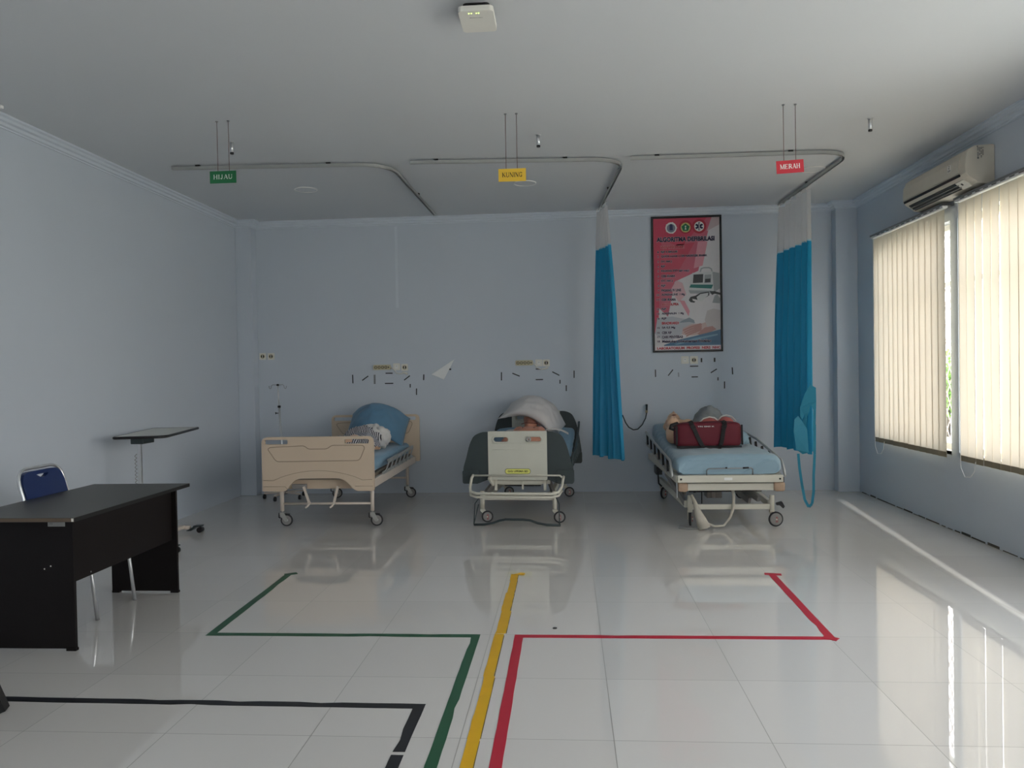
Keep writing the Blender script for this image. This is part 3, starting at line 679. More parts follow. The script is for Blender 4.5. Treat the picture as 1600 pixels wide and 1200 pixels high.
ptext('LABORATORIUM  PROFESI  NERS  NHC', 126, 620, 1106, 1126, INKR, .03)
mb.build('lettering', INK, t, recalc=False)

# ------------------------------------------------------------------ wall sockets and small wall things
def Pb(px, py): # photo coordinates of marks on the back wall -> wall x, z
    dx, dy = (px - 800) / 1213.95, (600 - py) / 1213.95
    d = [R_[i] * dx + U_[i] * dy + F_[i] for i in range(3)]; k = YB / d[1]
    return d[0] * k, 1.43644 + d[2] * k
def socket_plate(px, py, label, kind='socket', w=.082, grp=None):
    x, z = Pb(px, py); nm_ = 'wall_socket' if kind == 'socket' else 'light_switch'
    t = thing(nm_, label, 'socket' if kind == 'socket' else 'switch', (x, YB, z), grp)
    MB().prism(rrect(x - w / 2, x + w / 2, z - w / 2, z + w / 2, .008), lambda u, v, d: Vector((u, d, v)), YB - .014, YB).build('plate', PW, t, bevel=.002)
    if kind == 'socket':
        mb = MB(); mb.m(PCREAM).torus((x, YB - .014, z), (0, 1, 0), .024, .004, 20, 6); mb.m(HOLE).cyl((x, YB - .0155, z), (x, YB - .013, z), .02); mb.m(PW).box((x - .004, YB - .018, z - .018), (x + .004, YB - .0155, z + .018)); mb.build('outlet', HOLE, t)
    else:
        MB().box((x - .02, YB - .018, z - .024), (x + .02, YB - .014, z + .024)).build('rocker', WHITE, t, bevel=.002)
        MB().box((x - .008, YB - .0195, z + .006), (x + .008, YB - .018, z + .009)).build('mark', INKG, t)
socket_plate(411, 557, 'left one of the white socket pair beside the left corner', grp='sockets by the left corner')
socket_plate(424, 557, 'right one of the white socket pair beside the left corner', grp='sockets by the left corner')
socket_plate(620, 573, 'white switch plate between power strip and socket over the cream bed', 'switch')
socket_plate(632.5, 574, 'white round-holed socket above the blue pillow')
socket_plate(842, 567, 'white switch plate touching the power strip over the middle bed', 'switch')
socket_plate(853.5, 567, 'white round-holed socket over the middle bed')
socket_plate(1070, 562.5, 'white switch plate under the framed poster', 'switch', .088)
socket_plate(1084, 562.5, 'white round-holed socket under the framed poster', w=.092)
def power_strip(px, py, label, blobp):
    x, z = Pb(px, py); L_ = .205
    t = thing('power_strip', label, 'power strip', (x, YB, z), 'cream power strips on the back wall')
    MB().prism(rrect(x - L_ / 2, x + L_ / 2, z - .03, z + .03, .012), lambda u, v, d: Vector((u, d, v)), YB - .035, YB).build('casing', PCREAM, t, bevel=.004)
    for k in range(4):
        cx = x - L_ / 2 + .03 + k * .041; mb = MB(); mb.m(HOLE).torus((cx, YB - .035, z), (0, 1, 0), .015, .003, 16, 5); mb.m(HOLE).cyl((cx - .006, YB - .0365, z), (cx - .006, YB - .034, z), .0035, 8); mb.cyl((cx + .006, YB - .0365, z), (cx + .006, YB - .034, z), .0035, 8); mb.build('outlet', HOLE, t)
    MB().box((x + L_ / 2 - .026, YB - .038, z - .008), (x + L_ / 2 - .014, YB - .034, z + .008)).build('rocker', HOLE, t)
    P = [Pb(a, b) for a, b in blobp]; MB().tube([(a, YB - .012 - .012 * (k % 2), b) for k, (a, b) in enumerate(P)], [.006] * (len(P) - 2) + [.012, .015], 8).build('cord', PW, t)
power_strip(597.5, 574, 'cream four-way power strip on the wall over the cream bed', [(611, 574), (617, 578), (620, 583), (627, 584), (632, 582), (637, 584)])
power_strip(819.2, 567, 'cream four-way power strip on the wall over the middle bed', [(832, 566), (836, 570), (840, 575), (846, 577), (852, 576), (856, 574)])

def strip(pa, pb, w, label, mt=TAPEK):
    (xa, za), (xb, zb) = Pb(*pa), Pb(*pb); c = ((xa + xb) / 2, YB, (za + zb) / 2)
    mb = MB(); mb.bar((xa, YB - .0015, za), (xb, YB - .0015, zb), .003, w, up=(-(zb - za), 0, xb - xa)); tag(mb.build('wall_tape_mark', mt, org=c), label, 'tape mark', 'short tape marks on the back wall')
G1 = [((551, 585.5), (551.5, 599), 'upright black tape mark, leftmost over the cream bed'), ((566, 594.5), (575.5, 587.5), 'slanted black tape mark, second from left over the cream bed'),
      ((602.5, 583.2), (613.5, 583.2), 'level black tape mark right under the cream power strip, over cream bed'), ((601.5, 599.2), (614.5, 599), 'lower level black tape mark over the cream bed'),
      ((631.5, 594), (640.5, 587), 'slanted black tape mark below the socket above the blue pillow'), ((662.2, 585), (662, 594), 'upright black tape mark just left of the folded white paper'),
      ((641, 600), (641, 605.5), 'shortest upright black tape mark over the blue pillow'), ((650.8, 607), (650.8, 617), 'lowest upright black tape mark over the blue pillow')]
G2 = [((783.5, 581.5), (783.5, 594.5), 'upright black tape mark, leftmost over the middle bed'), ((800.5, 583.2), (812, 587.8), 'slanted black tape mark, second from left over the middle bed'),
      ((837, 576.6), (848, 576.8), 'level black tape mark under the switch, over the middle bed'), ((837, 593.3), (848.5, 593), 'lower level black tape mark over the white pillow'),
      ((863, 581), (874, 586.5), 'slanted black tape mark right of the middle bed sockets'), ((897, 579), (897, 590.5), 'upright black tape mark just left of the middle curtain'),
      ((875, 593.5), (875, 599.5), 'shortest upright black tape mark over the middle bed'), ((884.8, 602), (884.8, 611), 'lowest upright black tape mark over the middle bed')]
G3 = [((1024, 577.5), (1024.3, 589), 'upright black tape mark, leftmost over the right bed'), ((1044, 587), (1051.5, 577.5), 'slanted black tape mark, second from left under the poster'),
      ((1078, 572.3), (1091, 572), 'level black tape mark just under the poster socket'), ((1080.5, 589), (1090.5, 588.8), 'lower level black tape mark over the right bed'),
      ((1110.5, 582.5), (1120, 576.5), 'slanted black tape mark right of the poster sockets'), ((1144, 574), (1144.8, 585), 'upright black tape mark, rightmost on the back wall'),
      ((1121.8, 589.5), (1121.8, 594.5), 'shortest upright black tape mark over the right bed'), ((1132, 596), (1132, 607), 'lowest upright black tape mark over the right bed'),
      ((1096, 559.5), (1096, 566), 'thick short black tape mark beside the poster socket'), ((1116.5, 559), (1116.5, 565.5), 'small hooked black tape mark under the poster corner')]
for a, b, lb in G1 + G2 + G3: strip(a, b, .018 if 'thick' in lb or 'hooked' in lb else .0125, lb)
strip((585.3, 585.5), (585.5, 600), .022, 'faint grey tape mark under the left end of power strip', mat('grey_tape', (128, 132, 136), .6))
strip((1060, 582), (1060.5, 589), .014, 'faint grey tape mark under the poster', mat('faint_tape', (150, 156, 164), .6))

# folded paper on the wall
x_, z_ = Pb(690, 578); PP = mat('white_paper', (232, 234, 234), .7)
mb = MB(); q = [Pb(674.5, 585), Pb(710, 561.5), Pb(705, 572), Pb(694, 593)]
mb.poly([(q[0][0], YB - .014, q[0][1]), (q[3][0], YB - .02, q[3][1]), (q[2][0], YB - .016, q[2][1]), (q[1][0], YB - .01, q[1][1])])
q2 = [Pb(673.5, 585.5), Pb(711, 561), Pb(692, 577)]; mb.poly([(a, YB - .006, b) for a, b in q2])
tag(mb.build('folded_paper', PP, org=(x_, YB, z_), solid=.002), 'folded white paper stuck on the back wall right of blue pillow', 'paper')
x_, z_ = Pb(704, 577); tag(MB().cyl((x_, YB - .05, z_), (x_, YB, z_), .009, 10).build('wall_nail', BLACK, org=(x_, YB, z_)), 'small black nail by the folded white paper', 'nail')

# wall outlet with a hanging hose beside the middle curtain
x_, z_ = Pb(1010, 638)
t = thing('wall_hose', 'black hose hanging from a wall fitting behind the middle curtain', 'hose', (x_, YB, z_))
mb = MB(); mb.m(BLACK).cyl((x_, YB, z_ + .035), (x_, YB - .05, z_ + .03), .012).tube([(x_, YB - .05, z_ + .05), (x_ - .003, YB - .05, z_ - .02)], .012, 10); mb.m(BLINDB).cyl((x_ - .003, YB - .05, z_ - .02), (x_ - .006, YB - .05, z_ - .05), .014); mb.build('fitting', BLACK, t)
P = [Pb(a, b) for a, b in ((1010, 643), (1008, 653), (1003, 663), (996, 670), (989, 671), (982, 667), (977, 660), (972, 648))]
MB().tube([(a, YB - .05, b) for a, b in P], .007, 8).build('tube', DARKG, t)

# ------------------------------------------------------------------ floor tapes (cut ends and nicks as worn)
def tape(name, segs, w, mt, label, z=.0012, extra=None):
    t0 = segs[0]; mb = MB(); rnd = random.Random(int(segs[0][0] * 100))
    def ribbon(pts, wa, z):
        P = [Vector(p) for p in pts]
        L_, R2 = [], []
        for i, p in enumerate(P):
            d = ((P[min(i + 1, len(P) - 1)] - P[i]).normalized() + (P[i] - P[max(i - 1, 0)]).normalized()).normalized(); n_ = Vector((-d.y, d.x))
            if 0 < i < len(P) - 1:
                n1 = (P[i] - P[i - 1]).normalized(); n2 = (P[i + 1] - P[i]).normalized(); k = 1 / max(.5, math.sqrt((1 + n1.dot(n2)) / 2))
                n_ *= k
            L_.append(p + n_ * wa / 2); R2.append(p - n_ * wa / 2)
        A, B = [L_[0]], [R2[0]]     # long runs are split so the edges can wander and chip a little
        for k0 in range(len(P) - 1):
            m = max(1, int((P[k0 + 1] - P[k0]).length / .09)); d = (P[k0 + 1] - P[k0]).normalized(); n_ = Vector((-d.y, d.x))
            for k in range(1, m + 1):
                for E_, Q, sg in ((A, L_, -1), (B, R2, 1)):
                    chip = (rnd.uniform(.004, .010) if rnd.random() < .07 else rnd.uniform(-.0012, .0012)) if k < m else 0
                    E_.append(Q[k0].lerp(Q[k0 + 1], k / m) + n_ * sg * chip)
        va = [[mb.bm.verts.new((p.x, p.y, zz)) for p in E_] for E_ in (A, B) for zz in (z, .0002)]
        for k in range(len(A) - 1):
            mb.face([va[0][k], va[0][k + 1], va[2][k + 1], va[2][k]]); mb.face([va[0][k], va[1][k], va[1][k + 1], va[0][k + 1]]); mb.face([va[2][k], va[2][k + 1], va[3][k + 1], va[3][k]])
        for k in (0, -1): mb.face([va[0][k], va[2][k], va[3][k], va[1][k]])
    ribbon(segs, w, z)
    if extra:
        for e in extra: ribbon(e[0], e[1], e[2])
    return tag(mb.build(name, mt, org=(t0[0], t0[1], 0)), label, 'floor tape', 'coloured guide tapes on the floor')
tape('floor_tape', [(-2.03, 5.46), (-2.005, 4.178), (-.521, 4.178), (-.521, 1.6)], .047, TAPEG, 'green tape line with two corners on the tiled floor', extra=[([(-2.055, 5.44), (-1.98, 5.485)], .05, .0022)])
tape('floor_tape', [(1.386, 5.45), (1.362, 4.178), (-.285, 4.178), (-.285, 1.6)], .047, TAPER, 'red tape line with two corners on the tiled floor', extra=[([(1.34, 5.475), (1.45, 5.455)], .05, .0022), ([(1.33, 4.2), (1.39, 4.155)], .05, .0022)])
tape('floor_tape', [(-2.9, 3.315), (-2.3, 3.3), (-.66, 3.285), (-.662, 2.885)], .048, TAPEK, 'black tape line with one corner, across the floor at front left')
tape('floor_tape', [(-.662, 2.86), (-.662, 1.6)], .048, TAPEK, 'short black tape piece at bottom edge beyond the break')
t = thing('floor_tape', 'yellow patched tape line running straight down the middle of floor', 'floor tape', (-.39, 4.2, 0), 'coloured guide tapes on the floor')
for (a, b, w, dx) in ((5.46, 5.30, .05, -.004), (5.31, 5.0, .048, 0), (5.0, 4.62, .055, -.003), (4.62, 4.22, .056, .002), (4.21, 3.62, .05, -.004), (3.62, 3.0, .05, 0), (3.0, 1.6, .047, 0)):
    mb = MB(); rnd = random.Random(int(a * 10)); lp = []
    n_ = 8
    for k in range(n_ + 1): lp.append((-.39 + dx - w / 2 + rnd.uniform(-.002, .002), a + (b - a) * k / n_))
    for k in range(n_ + 1): lp.append((-.39 + dx + w / 2 + rnd.uniform(-.002, .002), b + (a - b) * k / n_))
    mb.prism(lp, lambda u, v, d: Vector((u, v, d)), .0002, .0015); mb.build('tape_piece', TAPEY, t)
    mb = MB(); mb.box((-.39 + dx + w / 2, min(a, b), .0001), (-.39 + dx + w / 2 + .004, max(a, b) - .02, .001)); mb.build('grime_edge', DIRT, t)
mb = MB(); mb.prism(rpoly([(-.42, 5.44), (-.35, 5.50), (-.32, 5.48), (-.33, 5.43), (-.38, 5.44)], .012), lambda u, v, d: Vector((u, v, d)), .0015, .003); mb.build('folded_end', TAPEY, t)
x_, y_ = -.093, 4.31
tag(MB().cyl((x_, y_, 0), (x_, y_, .004), .012, 12).build('floor_stud', BLACK, org=(x_, y_, 0)), 'small dark round stud on floor between yellow and red tapes', 'stud')

# ------------------------------------------------------------------ casters
def castor(parent, cx, cy, ztop, r, ang=0, trail=.04, style='open', brake=True):
    """wheel below a pivot at (cx, cy); ang: heading of the trail"""
    mx = Matrix.Rotation(ang, 3, 'Z'); o_ = Vector((cx, cy, 0))
    def q(x, y, z): return o_ + mx @ Vector((x, y, 0)) + Vector((0, 0, z))
    ax = mx @ Vector((0, 1, 0)); w = q(trail, 0, r)
    mb = MB()
    for s_ in ((-1, 1) if style == 'open' else (1,)):
        mb.prism(rpoly([(trail - .012, r - .012), (trail + .012, r - .012), (trail + .012, r + .01), (.022, 2 * r + .012), (-.022, 2 * r + .012), (-.022, 2 * r - .005)], .006), lambda u, v, d: q(u, d, v), s_ * .018, s_ * .022)
    mb.box((-.022, -.022, 2 * r + .01), (.022, .022, 2 * r + .016)); 
    for v in list(mb.bm.verts)[-8:]:
        c = v.co.copy(); v.co = q(c.x, c.y, c.z)
    mb.cyl(q(0, 0, 2 * r + .014), q(0, 0, ztop), .012); mb.cyl(w - ax * .026, w + ax * .026, .007, 10)
    c_ = mb.build('castor', FORK if style == 'open' else GREYW, parent)
    mb = MB(); mb.m(RUBBER).torus(w, ax, r - .009, .009, 32, 8); mb.m(HUBG).cyl(w - ax * .008, w + ax * .008, r - .014, 28)
    if style == 'open': mb.m(RUBBER).torus(w, ax, r * .55, .003, 24, 6); mb.m(CHROME).cyl(w - ax * .014, w + ax * .014, .014, 16)
    else:
        mb.m(INKR); 
        P = [w + ax * -.0165 + (mx @ Vector((a * .012 + .004, 0, 0))) + Vector((0, 0, b * .024 - .004)) for a, b in ((-.5, -1), (-.5, .8), (0, 1.1), (.5, .8), (.5, -1))]
        mb.tube(P, .0022, 6); mb.m(HUBG).cyl(w - ax * .015, w + ax * .015, r - .02, 28)
    mb.build('wheel', RUBBER, c_)
    if brake:
        mb = MB(); mb.tube([q(-.03, 0, 2 * r + .012), q(-.034, 0, 2 * r - .03), q(trail - r, 0, r + .02)], .006, 8); mb.bar(q(.0, -.0, 2 * r + .004), q(trail + .028, 0, 2 * r - .004), .03, .008); mb.build('brake', BLACK, c_)
    return c_

# ------------------------------------------------------------------ bed 1: cream hospital bed
def bead(mb, pts, y, r, closed=True):
    mb.tube([(a, y, b) for a, b in pts], r, 6, closed=closed)
bed = thing('hospital_bed', 'cream panelled hospital bed standing left, striped clothing under its blue pillow', 'bed', (-2.295, 8, 0), 'hospital beds along the back wall')
def end_panel(nm, x0, x1, z0, z1, y0, y1, notch=True, slot_h=.042):
    W_ = x1 - x0; f = lambda u: x0 + W_ * u; H = z1 - z0; g = lambda v: z0 + H * v
    if notch:
        lp = [(f(0), g(1)), (f(0), g(0)), (f(.21), g(0)), (f(.295), g(.235)), (f(.73), g(.235)), (f(.835), g(0)), (f(1), g(0)), (f(1), g(1))]; rr = [.06, .02, .03, .07, .07, .03, .02, .06]
    else: lp = [(f(0), g(1)), (f(0), g(0)), (f(1), g(0)), (f(1), g(1))]; rr = [.06, .02, .02, .06]
    hz1 = z1 - .025; hz0 = hz1 - slot_h
    mb = MB(); mb.prism([rpoly(lp, rr, 6), rrect(f(.025), f(.235), hz0, hz1, .012), rrect(f(.745), f(.96), hz0, hz1, .012)], lambda u, v, d: Vector((u, d, v)), y0, y1)
    p_ = mb.build(nm, CREAM, bed, bevel=.007, seg=3)
    mb = MB(); tz = lambda v: z1 - v * .48
    tr = [(f(.075), tz(.195)), (f(.385), tz(.17)), (f(.42), tz(.235)), (f(.59), tz(.235)), (f(.63), tz(.165)), (f(.91), tz(.175)), (f(.925), tz(.22)), (f(.875), tz(.46)), (f(.13), tz(.47)), (f(.055), tz(.23))]
    bead(mb, rpoly(tr, .03, 4), y0 - .0005, .0038)
    if notch:
        for v0 in (.03, .0):
            a = [(f(.01), z0 + .105 + v0 - .03)] + [(f(.1 + .8 * k / 12), z0 + .07 + v0 + .09 * math.sin(PI * (k / 12)) ** .8) for k in range(13)] + [(f(.985), z0 + .105 + v0 - .03)]
            if v0: bead(mb, a, y0, .0022, closed=False)
        bead(mb, [(f(.01), z0 + .045), (f(.205), z0 + .045), (f(.225), z0 + .02)], y0, .0022, closed=False); bead(mb, [(f(.99), z0 + .045), (f(.83), z0 + .045)], y0, .0022, closed=False)
    mb.build('groove', CREAMD, p_)
    return p_
end_panel('footboard', -2.822, -1.776, .367, .868, 6.965, 7.0)
end_panel('headboard', -2.768, -1.73, .41, .957, 8.93, 8.965, notch=False)
for x0 in (-2.80, -1.82): MB().box((x0, 7.0, .39), (x0 + .04, 8.93, .47)).build('side_rail_beam', CREAMM, bed, bevel=.005)
mb = MB(); mb.box((-2.76, 7.1, .40), (-1.82, 7.14, .46)).box((-2.76, 7.55, .40), (-1.82, 7.59, .45)).box((-2.76, 8.2, .40), (-1.82, 8.24, .45)).box((-2.76, 8.85, .40), (-1.82, 8.89, .46)); mb.build('cross_beam', CREAMM, bed)
MB().box((-2.76, 7.05, .465), (-1.83, 8.9, .50)).build('mattress_deck', mat('deck', (120, 110, 98), .6), bed)
for lx, ly in ((-2.728, 7.2), (-1.856, 7.2), (-2.73, 8.84), (-1.862, 8.84)):
    MB().tube([(lx, ly, .145), (lx, ly, .40)], .019, 14).build('leg', CREAMM, bed)
for lx, ly, an in ((-2.728, 7.2, .12), (-1.856, 7.2, .1), (-2.73, 8.84, .2), (-1.862, 8.84, .15)): castor(bed, lx, ly, .15, .058, an, .04)
MB().tube([(-2.728, 7.2, .215), (-1.856, 7.2, .215)], .011, 10).build('stretcher', CREAMM, bed); MB().tube([(-2.73, 8.84, .23), (-1.862, 8.84, .23)], .011, 10).build('stretcher', CREAMM, bed)
MB().box((-2.72, 7.09, .372), (-1.87, 7.11, .455)).build('end_beam', CREAM, bed)
MB().box((-2.58, 7.06, .375), (-2.44, 7.085, .42)).build('gear_box', HUBG, bed, bevel=.004)
for xa, xb in ((-2.46, -2.405), (-2.135, -2.175)):
    mb = MB(); mb.tube([(xa, 7.12, .39), (xa, 7.04, .39)], .010, 8); mb.bar((xa, 7.04, .40), (xb, 7.03, .245), .022, .012, up=(0, 1, 0)); mb.tube([(xb, 7.05, .25), (xb, 6.985, .23), (xb - .02, 6.97, .215)], .009, 8); mb.build('crank_handle', CREAMM, bed)
# side guards: lowered lattice of slanted bars
for sx, nm in ((-1.772, 'r'), (-2.825, 'l')):
    g = MB(); g.bar((sx, 7.55, .575), (sx, 8.72, .60), .022, .030); g.bar((sx, 7.30, .487), (sx, 8.70, .495), .018, .024); g.ell((sx, 7.54, .575), (.02, .024, .022))
    gd = g.build('side_guard', ALU, bed)
    for k in range(7):
        yy = 7.36 + k * .19
        MB().bar((sx + .012 * (1 if nm == 'r' else -1), yy, .49), (sx + .012 * (1 if nm == 'r' else -1), yy + .17, .585), .007, .026).build('guard_bar', ALU, gd)
# mattress
def mattress(nm, mt, parent, x0, x1, y0, y1, zf, amp=.006, seed=0, nx=28, ny=54, puff=.02, th=None):
    mb = MB(); 
    def z_top(x, y): return zf(y)
    rr = .045; W_ = x1 - x0
    prof = []   # cross profile around the mattress
    for k in range(nx + 1):
        prof.append(k / nx)
    def fn(u, v):
        y = y0 + v * (y1 - y0); zb, zt = zf(y)
        e = min(v, 1 - v) * (y1 - y0); er = max(0, 1 - e / rr); inset = rr * (1 - math.sqrt(max(0, 1 - er * er)))
        per = u * 4; s_ = per % 1; k = int(per) % 4
        xa, xb = x0 + inset * .5, x1 - inset * .5; zta = zt - inset * .9
        if k == 0: p = Vector((xa + (xb - xa) * s_, y, zta))
        elif k == 1: p = Vector((xb, y, zta + (zb - zta) * s_))
        elif k == 2: p = Vector((xb + (xa - xb) * s_, y, zb))
        else: p = Vector((xa, y, zb + (zta - zb) * s_))
        # rounded shoulders
        cz = (zta + zb) / 2; hx, hz = (xb - xa) / 2, (zta - zb) / 2; cx = (xa + xb) / 2
        qx, qz = (p.x - cx) / hx, (p.z - cz) / hz; r_ = .05
        ex = max(0, abs(p.x - cx) - (hx - r_)); ez = max(0, abs(p.z - cz) - (hz - r_))
        if ex > 0 and ez > 0:
            l = math.hypot(ex, ez)
            if l > r_: f_ = r_ / l; p.x = cx + math.copysign(hx - r_ + ex * f_, p.x - cx); p.z = cz + math.copysign(hz - r_ + ez * f_, p.z - cz)
        if p.z > zb + .02:
            p.z += amp * (nz((p.x * 7, p.y * 3, 0), 1.3, seed) + .5 * nz((p.x * 14, p.y * 6, 2), 1.6, seed)) + puff * (1 - min(1, abs(p.x - cx) / hx) ** 3) * .5
            s2 = amp * 1.2 * nz((p.x * 9, p.y * 9, p.z * 5), 1.5, seed + 4); p.x += s2; p.y += s2
        return p
    g = mb.grid(fn, nx * 4, ny, True, close_u=True)
    mb.face([r[0] for r in g]); mb.face([r[-1] for r in g][::-1])
    return mb.build(nm, mt, parent)
mattress('mattress', SHEET, bed, -2.735, -1.835, 7.06, 8.9, lambda y: (.50, .628), .004, 1)

# pillow
def pillow(nm, mt, label, loc, size, rx, ry, rz, seed, grp='pillows on the beds', bend=.0, droop=0.0, pinch=.10):
    t = MB(); w, l, h = size; rot = Matrix.Rotation(rz, 3, 'Z') @ Matrix.Rotation(ry, 3, 'Y') @ Matrix.Rotation(rx, 3, 'X')
    def surf(sg):
        def fn(u, v):
            a, b = (u - .5) * 2, (v - .5) * 2
            x = a * w / 2 * (1 - pinch * (1 - b * b) * a * a); y = b * l / 2 * (1 - pinch * (1 - a * a) * b * b)
            th = h / 2 * (max(0, 1 - abs(a) ** 2.6)) ** .55 * (max(0, 1 - abs(b) ** 2.6)) ** .55
            wr = .02 * nz((x * 7, y * 10, sg), 1.2, seed) + .010 * nz((x * 20, y * 12, sg), 1.2, seed + 9)
            edge = (1 - abs(a) ** 6) * (1 - abs(b) ** 6)
            z = sg * (th + wr * edge) - bend * a * a - droop * b * b + .012 * nz((x * 12, y * 12, 0), 1, seed) * (1 - edge)
            return Vector(loc) + rot @ Vector((x, y, z))
        return fn
    g1 = t.grid(surf(1), 36, 28); g2 = t.grid(surf(-1), 36, 28)
    bmesh.ops.remove_doubles(t.bm, verts=t.bm.verts, dist=.0006)
    o = t.build(nm, mt, org=loc); return tag(o, label, 'pillow', grp)
pillow('pillow', PILLB, 'blue pillow leaning on the cream bed headboard over striped clothing', (-2.17, 8.62, .93), (.68, .44, .22), math.radians(44), math.radians(5), 0, 3, bend=.20, pinch=.03)

# clothed practice figure under the blue pillow
t = thing('practice_manikin', 'practice manikin in striped clothing lying on the cream bed, hand showing', 'manikin', (-2.2, 8.2, .63), 'practice manikins on beds')
blob('body', SKIN, t, [('e', (-2.16, 8.42, .735), (.085, .10, .095)), ('t', [(-2.17, 8.30, .70), (-2.22, 8.05, .70), (-2.25, 7.75, .69)], [.07, .11, .10]),
                      ('t', [(-2.08, 8.2, .72), (-2.0, 8.0, .70), (-1.985, 7.9, .675)], [.045, .035, .026])], .012)
for k in range(4): MB().tube([(-1.99 + k * .014, 7.92, .668), (-1.992 + k * .016, 7.875, .672), (-1.99 + k * .017, 7.84, .662)], [.009, .0085, .007], 8).build('finger', SKIN, t)
MB().tube([(-2.005, 7.93, .665), (-2.028, 7.90, .67), (-2.032, 7.875, .664)], [.009, .009, .007], 8).build('thumb', SKIN, t)
blob('striped_shirt', STRIPE, t, [('t', [(-2.42, 8.2, .70), (-2.28, 8.12, .76), (-2.14, 8.1, .80), (-2.02, 8.02, .75)], [.06, .10, .10, .07]), ('e', (-2.33, 7.85, .70), (.24, .24, .095)), ('e', (-2.1, 7.85, .69), (.12, .16, .08)), ('t', [(-2.64, 8.1, .70), (-2.5, 8.0, .73), (-2.38, 7.9, .72)], [.035, .055, .06])], .011, 3, (.07, .05))
blob('striped_sleeve', STRIPE2, t, [('t', [(-2.2, 8.02, .78), (-2.08, 7.96, .765), (-2.0, 7.93, .70)], [.055, .06, .05]), ('e', (-2.22, 7.88, .72), (.14, .12, .06))], .010, 3, (.06, .04))
blob('white_hood', CLOTHW, t, [('e', (-2.10, 8.22, .80), (.12, .09, .10)), ('e', (-1.97, 8.14, .755), (.085, .08, .11)), ('e', (-2.02, 8.05, .78), (.08, .06, .07))], .010, 2, (.06, .06))

# ------------------------------------------------------------------ bed 2: charcoal winged bed
B2Y = 7.33
bed2 = thing('hospital_bed', 'hospital bed with charcoal wings and pale centre panel, middle of the room', 'bed', loc=(-.484, B2Y, 0), rz=math.radians(-3.6), group='hospital beds along the back wall')
def wing(sg, k=1.0, z1=.866, z0=.372, w0=.278, w1=.524):
    P = [(w0, z1), (w0 + .06, z1), (w0 + .14, z1 - .03), (w0 + .185, z1 - .12), (w0 + .215, z1 - .24), (w1, z0 + .15), (w1, z0), (w0 + .1, z0), (w0, z0 + .04)]
    return [(sg * a, b) for a, b in rpoly(P, [0, .03, .05, .05, .05, .02, .02, .02, 0])]
def panel2(y0, z1, z0, nm, lab=None):
    for sg in (-1, 1):
        p_ = MB().prism(wing(sg, z1=z1, z0=z0), lambda u, v, d: Vector((u, d, v)), y0, y0 + .035).build(nm + '_wing', DARKG, bed2, bevel=.008, seg=3)
        MB().prism(rrect(min(sg * .37, sg * .53), max(sg * .37, sg * .53), z0, z0 + .13, .02), lambda u, v, d: Vector((u, d, v)), y0 - .02, y0 + .05).build('corner_buffer', DARKG, p_, bevel=.008)
    mb = MB(); mb.prism([rrect(-.281, .281, z0 + .035, z1 + .006, .006), rrect(-.228, -.09, z1 - .094, z1 - .05, .021, 6), rrect(.08, .225, z1 - .094, z1 - .05, .021, 6)], lambda u, v, d: Vector((u, d, v)), y0 - .006, y0 + .04)
    p_ = mb.build(nm, PANELW, bed2, bevel=.004)
    mb = MB()
    for a, b in ((-.236, -.082), (.072, .233)):
        mb.tube([(u, y0 - .006, v) for u, v in rrect(a, b, z1 - .101, z1 - .043, .028, 6)], .007, 8, closed=True)
    for zz in (.78, .66): mb.tube([(-.24, y0 - .0055, z0 + (z1 - z0) * zz), (.25, y0 - .0055, z0 + (z1 - z0) * (zz - .01))], .002, 6)
    mb.build('handle_rim', PANELW, p_)
    return p_
fb = panel2(0, .862, .372, 'footboard')
panel2(1.72, .965, .36, 'headboard')
mb = MB(); mb.m(mat('badge_yellow', (222, 222, 120), .4)).prism(rrect(-.118, .12, .466, .512, .022, 6), lambda u, v, d: Vector((u, d, v)), -.011, -.006); mb.m(INKG); mb.tube([(u, -.0105, v) for u, v in rrect(-.120, .122, .464, .514, .024, 6)], .002, 6, closed=True)
mb.m(mat('badge_ink', (70, 74, 20), .5)); text_into(mb, 'GiGi UPRIMA BD', lambda u, v: Vector((u, -.0116, v)), -.094, .098, .480, .499, .03)
mb.build('badge', MATS['badge_yellow'], fb)
MB().torus((.108, -.012, .792), (0, 1, .2), .016, .011, 20, 8).build('striped_knob', stripe_mat('striped_knob', (30, 30, 32), (214, 214, 210), 42, 'DIAGONAL', 0), fb)
# frame
mb = MB()
for sg in (-1, 1): mb.bar((sg * .42, .04, .43), (sg * .42, 1.72, .43), .035, .06)
mb.box((-.42, .05, .42), (.42, .09, .46)).box((-.42, .8, .41), (.42, .84, .45)).box((-.42, 1.6, .41), (.42, 1.64, .45)); mb.build('deck_frame', GREYW, bed2)
MB().box((-.46, .05, .465), (.46, 1.7, .495)).build('mattress_deck', mat('deck', (120, 110, 98), .6), bed2)
def mz2(y):
    b = .50 + max(0, y - .95) * .22; return (b, b + .12)
mattress('mattress', SHEET, bed2, -.455, .455, .05, 1.69, mz2, .005, 5)
